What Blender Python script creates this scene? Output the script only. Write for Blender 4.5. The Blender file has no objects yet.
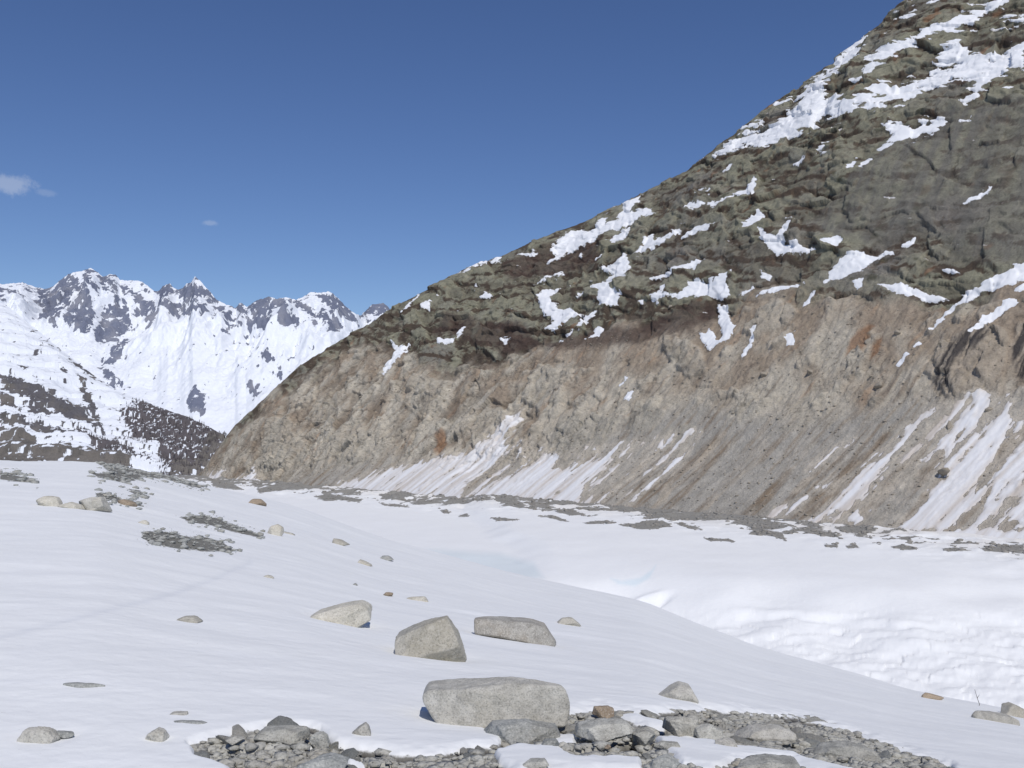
import bpy, math, random
import numpy as np
rng = np.random.default_rng(7)
random.seed(7)
C = bpy.context.scene.collection
sc = bpy.context.scene

# ---------------------------------------------------------------- camera model (the surveying station)
PITCH = math.radians(2.63)
cP, sP = math.cos(PITCH), math.sin(PITCH)
F = 1000.0
def proj(x, y, z):
    d = y*cP + z*sP
    d = np.where(d > 0.5, d, 0.5)
    return 512 + F*x/d, 384 - F*(-y*sP + z*cP)/d
def ray(px, py):
    a, b = (px-512)/F, (384-py)/F
    return np.array([a, cP - b*sP, sP + b*cP])
def z_at(py, y):
    t = (384-np.asarray(py, float))/F
    return y*(sP + t*cP)/(cP - t*sP)

# ---------------------------------------------------------------- noise
_perm = np.random.default_rng(11).permutation(4096).astype(np.int32)
_g = np.random.default_rng(12).normal(size=(4096, 3)).astype(np.float32)
_g /= np.linalg.norm(_g, axis=1)[:, None]
def _h(i, j, k, seed):
    return _perm[(_perm[(_perm[(i+seed*131) & 4095] + j) & 4095] + k) & 4095]
def perlin(x, y, z=0.0, seed=0):
    x = np.asarray(x, np.float32); y = np.asarray(y, np.float32)
    z = np.broadcast_to(np.asarray(z, np.float32), x.shape)
    xi = np.floor(x).astype(np.int32); yi = np.floor(y).astype(np.int32); zi = np.floor(z).astype(np.int32)
    xf = x-xi; yf = y-yi; zf = z-zi
    f = lambda t: t*t*t*(t*(t*6-15)+10)
    u, v, w = f(xf), f(yf), f(zf)
    def gr(a, b, c):
        g = _g[_h(xi+a, yi+b, zi+c, seed)]
        return g[..., 0]*(xf-a) + g[..., 1]*(yf-b) + g[..., 2]*(zf-c)
    L = lambda a, b, t: a + (b-a)*t
    return 1.5*L(L(L(gr(0,0,0), gr(1,0,0), u), L(gr(0,1,0), gr(1,1,0), u), v),
             L(L(gr(0,0,1), gr(1,0,1), u), L(gr(0,1,1), gr(1,1,1), u), v), w)
def fbm(x, y, z=0.0, n=4, seed=0, gain=.5):
    s = 0; a = 1; t = 0
    for i in range(n):
        s = s + a*perlin(x*2**i, y*2**i, np.asarray(z)*2**i, seed+i); t += a; a *= gain
    return s/t
def ridged(x, y, z=0.0, n=4, seed=0, gain=.5):
    s = 0; a = 1; t = 0
    for i in range(n):
        s = s + a*(1-np.abs(perlin(x*2**i, y*2**i, np.asarray(z)*2**i, seed+i))*2); t += a; a *= gain
    return s/t
def facet(x, y, seed=0):
    """broken-rock relief: every irregular cell is a plane with its own tilt and step"""
    x = np.asarray(x, np.float32); y = np.asarray(y, np.float32)
    xi = np.floor(x).astype(np.int32); yi = np.floor(y).astype(np.int32)
    best = np.full(x.shape, 9., np.float32); out = np.zeros(x.shape, np.float32)
    for a in (-1, 0, 1):
        for b in (-1, 0, 1):
            g = _g[_h(xi+a, yi+b, xi*0, seed)]; g2 = _g[_h(xi+a, yi+b, xi*0+1, seed+7)]
            dx = x-(xi+a+.5+.45*g[..., 0]); dy = y-(yi+b+.5+.45*g[..., 1])
            d = dx*dx+dy*dy; m = d < best
            best = np.where(m, d, best); out = np.where(m, g2[..., 0]*dx+g2[..., 1]*dy+.35*g2[..., 2], out)
    return out
def smooth(a, b, x):
    t = np.clip((x-a)/(b-a), 0, 1); return t*t*(3-2*t)

def sdf(px, py, poly, margin=9):
    """signed distance (positive inside) of survey angles to a traced outline; far points get -margin"""
    P = np.array(poly, float)
    out = np.full(px.shape, -float(margin), np.float32)
    m = (px > P[:,0].min()-margin) & (px < P[:,0].max()+margin) & (py > P[:,1].min()-margin) & (py < P[:,1].max()+margin)
    if not m.any(): return out
    X = px[m]; Y = py[m]; d = np.full(X.shape, 1e9); ins = np.zeros(X.shape, bool)
    Q = np.roll(P, -1, axis=0)
    for (ax, ay), (bx, by) in zip(P, Q):
        ex, ey = bx-ax, by-ay
        t = np.clip(((X-ax)*ex + (Y-ay)*ey)/(ex*ex+ey*ey+1e-9), 0, 1)
        d = np.minimum(d, (X-ax-t*ex)**2 + (Y-ay-t*ey)**2)
        if ay != by:
            c = ((ay > Y) != (by > Y)) & (X < (bx-ax)*(Y-ay)/(by-ay)+ax); ins ^= c
    d = np.sqrt(d)
    out[m] = np.maximum(np.where(ins, d, -d), -margin)
    return out
def union(px, py, polys, margin=9):
    o = np.full(px.shape, -float(margin), np.float32)
    for p in polys: o = np.maximum(o, sdf(px, py, p, margin))
    return o
def crop(x0, y0, k, polys): return [[(x0+a*k, y0+b*k) for a, b in p] for p in polys]

# ---------------------------------------------------------------- mesh helpers
def grid_mesh(name, X, Y, Z, attrs, mat, wrap=False):
    nr, nc = X.shape
    co = np.stack([X, Y, Z], -1).reshape(-1, 3).astype(np.float32)
    r = np.arange(nr-1)[:, None]; c = np.arange(nc if wrap else nc-1)[None, :]
    c1 = (c+1) % nc
    q = np.stack([r*nc+c, r*nc+c1, (r+1)*nc+c1, (r+1)*nc+c], -1).reshape(-1, 4).astype(np.int32)
    me = bpy.data.meshes.new(name)
    me.vertices.add(len(co)); me.vertices.foreach_set('co', co.ravel())
    me.loops.add(q.size); me.loops.foreach_set('vertex_index', q.ravel())
    me.polygons.add(len(q)); me.polygons.foreach_set('loop_start', np.arange(0, q.size, 4, dtype=np.int32))
    me.polygons.foreach_set('use_smooth', np.ones(len(q), bool))
    me.update(calc_edges=True)
    for k, v in attrs.items():
        if v.ndim == 3:
            a = me.attributes.new(k, 'FLOAT_COLOR', 'POINT')
            vv = np.concatenate([v.reshape(-1, 3), np.ones((len(co), 1))], 1).astype(np.float32)
            a.data.foreach_set('color', vv.ravel())
        else:
            a = me.attributes.new(k, 'FLOAT', 'POINT'); a.data.foreach_set('value', v.astype(np.float32).ravel())
    me.materials.append(mat)
    o = bpy.data.objects.new(name, me); C.objects.link(o); o['kind'] = 'structure'
    return o

class NT:
    def __init__(s, tree): s.t = tree
    def n(s, typ, **kw):
        nd = s.t.nodes.new(typ)
        for k, v in kw.items():
            if k.startswith('i_'): nd.inputs[int(k[2:]) if k[2:].isdigit() else k[2:]].default_value = v
            else: setattr(nd, k, v)
        return nd
    def l(s, a, b): s.t.links.new(a, b)
    def math(s, op, a, b=None, c=None, clamp=False):
        nd = s.n('ShaderNodeMath', operation=op, use_clamp=clamp)
        for i, v in enumerate((a, b, c)):
            if v is None: continue
            if isinstance(v, (int, float)): nd.inputs[i].default_value = v
            else: s.l(v, nd.inputs[i])
        return nd.outputs[0]
    def noise(s, vec, scale, detail=4, rough=.55, out=0):
        nd = s.n('ShaderNodeTexNoise'); nd.inputs['Scale'].default_value = scale
        nd.inputs['Detail'].default_value = detail; nd.inputs['Roughness'].default_value = rough
        s.l(vec, nd.inputs['Vector']); return nd.outputs[out]
    def mix(s, f, a, b, blend='MIX'):
        nd = s.n('ShaderNodeMix', data_type='RGBA', blend_type=blend)
        for i, v in ((0, f), (6, a), (7, b)):
            if isinstance(v, (int, float)): nd.inputs[i].default_value = v
            elif isinstance(v, tuple): nd.inputs[i].default_value = (*v, 1) if len(v) == 3 else v
            else: s.l(v, nd.inputs[i])
        return nd.outputs[2]
    def ramp(s, f, lo, hi):
        nd = s.n('ShaderNodeMapRange', interpolation_type='SMOOTHSTEP'); s.l(f, nd.inputs[0])
        nd.inputs[1].default_value = lo; nd.inputs[2].default_value = hi; return nd.outputs[0]

def new_mat(name, rough=.9):
    m = bpy.data.materials.new(name); m.use_nodes = True; t = NT(m.node_tree)
    b = m.node_tree.nodes['Principled BSDF']; b.inputs['Roughness'].default_value = rough
    b.inputs['Specular IOR Level'].default_value = .25
    return m, t, b

def terrain_mat(name, s_edge, edge_amp, s_fine, fine_amp, bump_rock, bump_dist, snow_bump, edge_w=.05, stretch=None, snow_fine=.5, flecks=0):
    m, t, b = new_mat(name, .92)
    pos = t.n('ShaderNodeNewGeometry').outputs['Position']
    v = pos
    if stretch:
        mp = t.n('ShaderNodeMapping'); t.l(pos, mp.inputs[0]); mp.inputs['Scale'].default_value = stretch; v = mp.outputs[0]
    A = lambda k: t.n('ShaderNodeAttribute', attribute_name=k)
    ro, sn, sv = A('rockcol'), A('snowcol'), A('snow')
    n1 = t.noise(v, s_edge, 6, .65)
    k = t.math('MULTIPLY_ADD', t.math('SUBTRACT', n1, .5), edge_amp, sv.outputs['Fac'])
    fac = t.ramp(k, .5-edge_w, .5+edge_w)
    n2 = t.noise(pos, s_fine, 5, .7); n3 = t.noise(pos, s_fine*.13, 4, .6)
    mul = t.math('MULTIPLY', t.math('MULTIPLY_ADD', t.math('SUBTRACT', n2, .5), fine_amp, 1), t.math('MULTIPLY_ADD', t.math('SUBTRACT', n3, .5), fine_amp*.8, 1))
    mulc = t.n('ShaderNodeCombineXYZ')
    for i in range(3): t.l(mul, mulc.inputs[i])
    rc = t.mix(1.0, ro.outputs['Color'], mulc.outputs[0], 'MULTIPLY')
    ns = t.noise(v, s_edge*.35, 5, .6)
    sm = t.n('ShaderNodeCombineXYZ'); sf = t.math('MULTIPLY_ADD', t.math('SUBTRACT', ns, .5), .12*snow_fine*2, 1)
    for i in range(3): t.l(sf, sm.inputs[i])
    scol = t.mix(1.0, sn.outputs['Color'], sm.outputs[0], 'MULTIPLY')
    if flecks:
        fl = t.math('MULTIPLY', t.ramp(t.noise(pos, flecks, 3, .6), .69, .76), t.ramp(t.noise(pos, flecks*.04, 4, .6), .45, .62))
        scol = t.mix(t.math('MULTIPLY', fl, .45), scol, (.30, .28, .25))
        scol = t.mix(t.math('MULTIPLY', t.ramp(t.noise(pos, flecks*.3, 5, .7), .62, .72), .5), scol, (.86, .87, .88))
    t.l(t.mix(fac, rc, scol), b.inputs['Base Color'])
    bh = t.math('MULTIPLY', n2, bump_rock)
    sh = t.math('MULTIPLY', t.noise(v, s_fine*snow_fine, 4, .5), snow_bump)
    hm = t.n('ShaderNodeMix', data_type='FLOAT'); t.l(fac, hm.inputs[0]); t.l(bh, hm.inputs[2]); t.l(sh, hm.inputs[3])
    bp = t.n('ShaderNodeBump'); bp.inputs['Strength'].default_value = 1; bp.inputs['Distance'].default_value = bump_dist
    t.l(hm.outputs[0], bp.inputs['Height']); t.l(bp.outputs[0], b.inputs['Normal'])
    return m

def mixc(a, b, f):
    f = f[..., None]; return a*(1-f) + np.asarray(b, np.float32)*f

# ---------------------------------------------------------------- GROUND: snowy moraine bank in front, glacier below
TPX  = np.array([-900, -300,   0, 100, 200, 300, 380, 530, 640, 760, 900, 1024, 1400, 2200.])
TPY  = np.array([ 455,  455, 461, 463, 484, 508, 538, 578, 602, 650, 690,  716,  800,  850.])
TD   = np.array([  70,   70,  75,  80,  95, 105,  95,  82,  70,  55,  45,   38,   28,   25.])
_fx = np.linspace(-900, 2200, 1551)
_k = np.exp(-np.linspace(-2.2, 2.2, 31)**2); _k /= _k.sum()
_sm = lambda a: np.convolve(np.pad(a, 15, mode='edge'), _k, 'valid')
_ze = _sm(z_at(np.interp(_fx, TPX, TPY), np.interp(_fx, TPX, TD)))
_De = _sm(np.interp(_fx, TPX, TD))
F0 = np.array([-468., 1500.]); FD = np.array([775., -900.]); FL = np.hypot(*FD)
NB = np.array([900., 775.])/FL                        # horizontal direction into the mountain
Z_ICE = -73.0
def ice(x, y):
    df = (x-F0[0])*(-NB[0]) + (y-F0[1])*(-NB[1])       # distance in front of the mountain foot
    r = np.hypot(x, y)
    z = np.full(np.shape(x), Z_ICE, np.float32)
    # plateau and the hollow with its sunlit bank, right of centre
    wob = 46*perlin(x/110, y/110, 0, 31) + 12*perlin(x/30, y/30, 0, 32)
    side = smooth(0, 24, x - 12 + .12*(y-450) + .3*wob)
    edge = 478 - .04*(x-60) + wob
    z = z + side*(5*smooth(-60, 170, y-edge) - 25*smooth(-45, 150, edge-y))
    z = z - 13*np.exp(-((x-48)/34)**2-((y-425)/62)**2)*smooth(18, 34, x+.12*(y-440)+.2*wob)
    z = z - 3.5*np.exp(-((x+25)/50)**2-((y-520)/60)**2)
    rough = smooth(0, 60, edge-y)*side
    z = z + rough*(2.9*fbm(x/26, y/18, 0, 4, 33) + .6*ridged(x/10+.5*z/10, y/7, 0, 3, 34) + .8*facet((x+.3*y)/16, y/8, 26))
    # shallow folds and crevasses on the bank
    for cx, cy, L, a, dep in ((58, 470, 16, .3, 4), (235, 352, 26, .45, 1.5), (205, 380, 18, .3, 1.0), (250, 385, 22, .35, 1.1), (120, 440, 24, -.25, 1.2), (160, 425, 18, -.3, .9)):
        ca, sa = math.cos(a), math.sin(a); u = (x-cx)*ca + (y-cy)*sa; w = -(x-cx)*sa + (y-cy)*ca + 5*perlin(x/14, y/14, 0, 35)
        z = z - dep*np.exp(-(w/2.6)**2)*np.exp(-(u/L)**4) + .5*dep*np.exp(-((w-5)/4.)**2)*np.exp(-(u/L)**4)
    # hummocky moraine along the mountain foot
    hb = smooth(150, 15, df)*smooth(-60, 0, df+40)
    lw = 1+1.4*smooth(700, 1200, y)
    z = z + hb*lw*(2.4*ridged(x/38, y/38, 0, 4, 36)+1.2*fbm(x/14, y/14, 0, 3, 37))
    z = z + 1.0*fbm(x/120, y/120, 0, 3, 38) + .45*fbm(x/22, y/30, 0, 4, 39)
    z = z - np.clip(r-1650, 0, 2200)*.075
    return z
def hill(x, y):
    r = np.hypot(x, y); th = np.arctan2(x, y)
    tpx = 512 + F*np.tan(np.clip(th, -1.05, 1.05))
    ct = np.cos(np.clip(th, -1.05, 1.05))
    ze = np.interp(tpx, _fx, _ze); re = np.interp(tpx, _fx, _De)/ct
    s1 = ze/re; av = (ze+1.7)/(re-5); s0 = 2*av-s1
    q = np.where(r > 5, r-5, r*r*(r-5)/25)
    zz = -1.7 + s0*q + (s1-s0)/(2*(re-5))*np.where(r > 5, q*q, 0)
    o = r-re
    back = ze + s1*o - np.where(o < 90, .0022*o*o, .0022*8100 + .396*(o-90))
    z = np.where(o > 0, back, zz)
    # soft undulations, growing with distance, fading at the brow
    g = np.clip(r/25, .15, 1.6)
    z = z + g*(.10*perlin(x/13, y/9, 0, 41) + .05*perlin(x/4.1, y/2.6, 0, 42)) + .022*perlin(x/1.3, y/.8, 0, 43)*np.clip(r/10, .3, 1)
    z = z + .16*smooth(20, 60, r)*perlin(x/6, y/5, 0, 44)*smooth(500, 300, tpx)
    return z
def ground_base(x, y):
    a, b = hill(x, y), ice(x, y); k = 3.0
    return np.maximum(a, b) + k*np.exp(-np.abs(a-b)/k)*.35*smooth(60, 120, np.hypot(x, y))

# traced outlines of bare rubble in the snow
near_bare = [
 [(190,740),(215,733),(255,727),(285,722),(320,727),(338,738),(360,744),(400,749),(440,747),(468,743),(490,741),(500,738),(485,730),(478,718),(540,716),(566,708),(600,705),(640,709),(680,706),(720,707),(760,711),(810,716),(850,728),(880,739),(920,752),(950,762),(985,800),(240,800),(225,762),(196,750)],
]
near_island = [
 [(360,700),(425,719),(480,716),(508,731),(498,738),(468,742),(440,746),(400,748),(355,742),(340,730)],
 [(614,710),(637,711),(663,719),(663,724),(649,723),(630,717)],
 [(654,731),(710,733),(738,742),(794,747),(820,757),(770,755),(735,757),(712,766),(682,763),(658,742)],
 [(493,744),(520,739),(552,740),(570,750),(600,751),(640,754),(640,764),(560,766),(520,768),(498,758)],
 [(545,730),(578,727),(575,742),(552,737)],
 [(560,717),(585,716),(580,721)], [(343,754),(362,758),(364,761),(350,759)], [(305,738),(315,741),(308,744)],
 [(760,757),(800,750),(840,762),(880,768),(840,774),(800,762)],
 [(150,750),(200,752),(235,766),(230,790),(130,790)],
]
far_bare = [
 crop(0,440,.332,[[(0,98),(30,98),(75,112),(125,130),(110,136),(60,128),(0,120)]])[0],
 crop(0,440,.332,[[(290,68),(330,66),(430,75),(500,100),(560,122),(620,140),(600,148),(520,125),(440,112),(380,130),(300,118),(275,100),(330,98)]])[0],
 crop(0,440,.332,[[(380,150),(420,155),(455,170),(440,178),(400,165)]])[0],
 crop(0,440,.332,[[(522,230),(570,230),(640,232),(680,250),(740,268),(795,293),(760,292),(700,280),(640,262),(560,248)]])[0],
 crop(0,440,.332,[[(425,295),(440,275),(500,275),(560,290),(620,295),(670,312),(710,338),(680,343),(600,335),(520,325),(460,315)]])[0],
 crop(0,440,.332,[[(290,162),(340,168),(420,192),(430,200),(370,190),(300,172)]])[0],
]
moraine_bare = crop(180,450,.332,[
 [(90,85),(150,95),(190,120),(150,118),(100,110)],
 [(230,118),(300,100),(400,100),(430,112),(360,118),(300,122),(240,130)],
 [(405,140),(440,130),(500,140),(555,150),(540,158),(480,150),(440,155)],
 [(600,135),(700,125),(730,130),(660,145),(620,150)],
 [(690,160),(760,150),(800,155),(900,125),(940,120),(1000,140),(960,135),(900,140),(830,155),(760,163),(720,165)],
 [(785,182),(805,175),(812,192),(795,193)], [(840,200),(865,192),(872,203)], [(930,205),(980,203),(1010,212),(960,212)],
 [(600,160),(660,165),(690,172),(620,170)],
]) + crop(320,450,.332,[
 [(510,205),(540,203),(600,210),(560,214)], [(530,135),(560,135),(620,165),(600,175),(560,155)],
 [(620,160),(660,155),(710,172),(690,180),(650,170)], [(660,200),(700,195),(750,215),(720,212),(690,203)],
 [(700,185),(760,178),(800,195),(760,200)], [(790,220),(860,213),(890,218),(840,225)], [(900,225),(960,218),(1020,205),(1024,235),(960,238)],
]) + crop(640,460,.375,[
 [(0,168),(60,160),(90,178),(40,184),(0,184)], [(100,172),(150,176),(170,186),(130,182)],
 [(230,172),(270,155),(320,180),(380,195),(390,215),(340,200),(290,198),(310,182),(270,172)],
 [(400,185),(450,180),(520,195),(540,210),(480,200),(420,190)],
 [(170,208),(240,213),(250,218),(190,216)], [(490,226),(525,226),(528,232),(495,232)], [(550,230),(575,222),(585,234),(555,235)],
 [(615,222),(645,222),(640,228)], [(670,232),(700,225),(740,238),(700,240)], [(805,238),(840,232),(890,242),(820,243)], [(905,235),(960,230),(1024,225),(1024,245),(920,244)],
 [(520,180),(590,165),(640,185),(600,198),(540,192)],
])
def bare_near(px, py, x, y):
    s = union(px, py, near_bare, 30)
    i = union(px, py, near_island, 30)
    s = np.minimum(s, -i)
    w = 7*fbm(x/.42, y/.42, 0, 4, 51) + 1.2*perlin(x/.12, y/.12, 0, 52)
    return s + w
def ground_point(x, y):
    x = np.atleast_1d(np.asarray(x, float)); y = np.atleast_1d(np.asarray(y, float))
    b = ground_base(x, y); px, py = proj(x, y, b)
    near = np.hypot(x, y) < 14
    s = np.where(near & (y > .5), bare_near(px, py, x, y), -30)
    return b - .045*smooth(-5, 3, s)
def hit(px, py, ymin=2.0, ymax=1600):
    d = ray(px, py); a, b = ymin, ymax
    for n_ in (420, 40):
        ys = np.geomspace(a, b, n_); X, Y, Z = d[0]/d[1]*ys, ys, d[2]/d[1]*ys
        g = ground_base(X, Y); i = max(1, int(np.argmax(Z < g))); a, b = ys[i-1], ys[i]
    return X[i], Y[i], float(ground_point(X[i], Y[i])[0])

rr = [0.4]
while rr[-1] < 3.6: rr.append(rr[-1]*1.12)
while rr[-1] < 11: rr.append(rr[-1]*1.0033)
while rr[-1] < 100: rr.append(rr[-1]*1.0062)
while rr[-1] < 330: rr.append(rr[-1]*1.015)
while rr[-1] < 1500: rr.append(rr[-1]*1.0038)
while rr[-1] < 16000: rr.append(rr[-1]*1.04)
rr = np.array(rr)
ang = np.concatenate([np.linspace(-180, -62, 40)[:-1], np.linspace(-62, -31, 60)[:-1], np.linspace(-31, 31, 1150), np.linspace(31, 62, 60)[1:], np.linspace(62, 180, 40)[1:-1]])
TH = np.radians(ang)[None, :]; RR = rr[:, None]
GX = RR*np.sin(TH); GY = RR*np.cos(TH)
GZ = ground_base(GX, GY)
gpx, gpy = proj(GX, GY, GZ)
front = (GY > .5) & (np.abs(gpx-512) < 700)
bn = np.full(GX.shape, -30.)
nm = front & (RR < 14); bn[nm] = bare_near(gpx[nm], gpy[nm], GX[nm], GY[nm])
bf = np.full(GX.shape, -9.)
fm = front & (RR > 14) & (RR < 200)
bf[fm] = union(gpx[fm], gpy[fm], far_bare) + 5*fbm(GX[fm]/2.2, GY[fm]/2.2, 0, 5, 53, .6) - .5
mm = front & (RR > 300) & (RR < 2200)
bf[mm] = union(gpx[mm], gpy[mm], moraine_bare) + 2.2*fbm(GX[mm]/14, GY[mm]/30, 0, 4, 54)
# random small debris along the foot
dfm = -(GX-F0[0])*NB[0] - (GY-F0[1])*NB[1]
deb = .62*ridged(GX/60+3, GY/60, 0, 3, 55) + .38*ridged(GX/13, GY/20, 0, 4, 66) - .64 + .25*smooth(60, 0, dfm)*smooth(900, 700, gpx) - .10*smooth(700, 900, gpx)
bf = np.maximum(bf, np.where(mm & (dfm < 110) & (dfm > -40), deb*14 - smooth(40, 110, dfm)*7, -9))
bare = np.maximum(bn*1.5, bf)
undercut_shade = np.exp(-((bn-1.8)/1.5)**2)*np.maximum(smooth(.0, .4, perlin(GX/.7, GY/.7, 0, 65)+.2), smooth(345, 360, gpx)*smooth(520, 500, gpx))  # shade under the snow lips, put into the ground colour
hol = smooth(-1, 2, sdf(gpx, gpy, [(584,737),(600,735),(634,730),(642,740),(636,745),(600,744)], 6))  # shaded hollow under the propped slab, painted dark as well
undercut_shade = np.maximum(undercut_shade, hol)
GZ = GZ - .045*smooth(-5, 3, bn) - .04*undercut_shade - .04*hol
rub = smooth(0, 3, bn)
fw = .12*fbm(GX/.3, GY/.3, 0, 2, 59)
GZ = GZ + rub*(.03*fbm(GX/.3, GY/.3, 0, 3, 56) + .05*facet((GX+fw)/.30, (GY-fw)/.22, 20) + .022*facet((GX-fw)/.10, (GY+fw)/.08, 21))
GZ = GZ + .10*smooth(0, 2, bf)*(RR < 200)*np.abs(fbm(GX/.9, GY/.9, 0, 3, 58))*2
for bpx, bpy_, bw in ((496, 719, 148), (432, 656, 72), (514, 638, 78), (337, 620, 68), (679, 697, 37), (93, 509, 30), (276, 534, 18), (157, 740, 22), (45, 740, 50)):
    hx, hy, hz = hit(bpx, bpy_); w_ = bw/F*hy
    m_ = (np.abs(GX-hx) < 2.5*w_) & (np.abs(GY-hy) < 2.5*w_)
    GZ[m_] -= .05*w_*np.exp(-((GX[m_]-hx)/(.62*w_))**4-((GY[m_]-hy-.15*w_)/(.5*w_))**2)
# a faint old track across the snow
GZ = GZ + (1-rub)*(.010*fbm(GX/.5, GY/.3, 0, 3, 68) + .012*fbm(GX/1.6, GY/.7, 0, 3, 69)*np.clip(RR/8, 0, 2.5))*(RR < 200)
trk = np.full(GX.shape, -9.)
def line_dist(px, py, pts):
    d = np.full(px.shape, 1e9)
    for (ax, ay), (bx, by) in zip(pts[:-1], pts[1:]):
        ex, ey = bx-ax, by-ay; t = np.clip(((px-ax)*ex+(py-ay)*ey)/(ex*ex+ey*ey), 0, 1)
        d = np.minimum(d, np.hypot(px-ax-t*ex, py-ay-t*ey))
    return d
hm_ = front & (RR < 120)
ld = np.full(GX.shape, 99.)
ld[hm_] = line_dist(gpx[hm_], gpy[hm_], [(-60,645),(0,636),(60,622),(120,606),(170,594),(215,578),(250,562)])
trk = np.exp(-(ld/3.0)**2)
GZ = GZ - .012*trk*np.clip(RR/20, 0, 1)
snowc = np.empty(GX.shape+(3,), np.float32); snowc[:] = (.845, .855, .85)
hillside = smooth(150, 90, RR+0*GX)
snowc = mixc(snowc, (.85, .86, .86), 1-hillside)
dirt = smooth(-.15, .5, fbm(GX/9, GY/2.5, 0, 4, 61))*hillside*.22
snowc = mixc(snowc, (.74, .745, .74), dirt)
strk = smooth(.15, .5, fbm(GX/2.6, GY/.5, 0, 3, 62))*hillside*.5
snowc = mixc(snowc, (.90, .91, .91), strk)
snowc = mixc(snowc, (.68, .70, .73), trk*.35)
footd = smooth(90, 0, dfm)*smooth(.0, .4, fbm(GX/40, GY/40, 0, 4, 63)+.25)*(RR > 300)
snowc = mixc(snowc, (.62, .57, .50), footd*.4)
hollow_shade = np.zeros(GX.shape); hollow_shade[mm] = smooth(-3, 6, sdf(gpx[mm], gpy[mm], [(385,552),(430,548),(500,552),(535,562),(545,578),(520,582),(450,570),(400,562)], 12))  # bluish shade of the hollow, put into the snow colour
snowc = mixc(snowc, (.68, .745, .77), hollow_shade*.8)
crv = np.zeros(GX.shape); crv[mm] = smooth(-2, 2, sdf(gpx[mm], gpy[mm], [(610,578),(622,581),(640,578),(652,570),(656,565),(650,578),(635,586),(618,584)], 8))
snowc = mixc(snowc, (.68, .78, .82), crv*.7)
rockc = np.empty(GX.shape+(3,), np.float32); rockc[:] = (.46, .45, .405)
rockc = mixc(rockc, (.33, .32, .285), smooth(-.1, .4, fbm(GX/.35, GY/.35, 0, 3, 64))*(RR < 14))
rockc = mixc(rockc, (.022, .017, .017), np.clip(undercut_shade*1.15, 0, 1)*(RR < 14))  # undercut shade mixed into the rubble colour as near-black
rockc = mixc(rockc, (.30, .29, .265), 1.0*(RR > 300)+0*GX)
rockc = mixc(rockc, (.20, .195, .175), 1.0*((RR > 14) & (RR < 200))+0*GX)
g_snow = np.clip(.5 - bare/8, 0, 1)
M_ground = terrain_mat('snow_and_rubble', 9.0, .35, 38, .9, 1.0, .012, .8, edge_w=.06, snow_fine=.25, flecks=24)
# far parts need coarser noise: separate material on the glacier faces
M_ice = terrain_mat('glacier_snow', .12, .45, 1.3, .7, 1.0, .8, .22, edge_w=.06, snow_fine=.35)
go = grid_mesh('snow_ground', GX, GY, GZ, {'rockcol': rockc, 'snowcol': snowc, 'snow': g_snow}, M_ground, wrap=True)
go.data.materials.append(M_ice)
mi = np.repeat((rr[:-1] > 210).astype(np.int32), GX.shape[1]); go.data.polygons.foreach_set('material_index', mi)

# ---------------------------------------------------------------- RIGHT MOUNTAINSIDE
SILX = np.array([150,200,215,235,262,300,330,370,400,440,490,540,575,620,660,705,740,780,830,862,885,893,905,930,1000,1100,1300,1700.])
SILY = np.array([500,478,452,425,400,365,345,322,303,283,258,238,225,205,185,155,128,100,65,38,22,10,2,-18,-60,-130,-260,-480.])
def crest_z(x, y, sx, sy):
    z = np.zeros_like(x)
    for _ in range(8):
        px, _p = proj(x, y, z); z = z_at(np.interp(px, sx, sy), y)
    return z
NS, NV = 1380, 900
t = np.linspace(0, 1, NS); s1d = -.04 + 1.22*(1.35*t-.35*t*t)
d1d = np.interp(s1d, [-.1, 0, .1, .2, .4, .6, .8, 1.0, 1.2], [10, 30, 120, 200, 330, 430, 550, 700, 850])
vv1 = np.concatenate([np.linspace(0, 1, NV-40), np.linspace(1, 1.35, 41)[1:]])
zpv = np.interp(vv1, [0, .15, .35, .55, .8, .95, 1, 1.1, 1.35], [0, .10, .33, .57, .83, .965, 1, 1.01, .7])
zpv = np.convolve(np.pad(zpv, 15, mode='edge'), np.ones(31)/31, 'valid')
fx = F0[0]+FD[0]*s1d; fy = F0[1]+FD[1]*s1d
cx = fx+NB[0]*d1d; cy = fy+NB[1]*d1d
zc = crest_z(cx, cy, SILX, SILY)
zfoot = Z_ICE-6
V = vv1[:, None]; ZP = zpv[:, None]
ZP = (ZP - zpv[0])/(np.interp(1, vv1, zpv)-zpv[0])
MX = fx[None] + NB[0]*d1d[None]*V; MY = fy[None] + NB[1]*d1d[None]*V
MZ = zfoot + (zc-zfoot)[None]*ZP
mpx, mpy = proj(MX, MY, MZ)
S = np.broadcast_to(s1d[None]*FL, MX.shape)        # metres along the foot
H = MZ - zfoot
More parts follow.
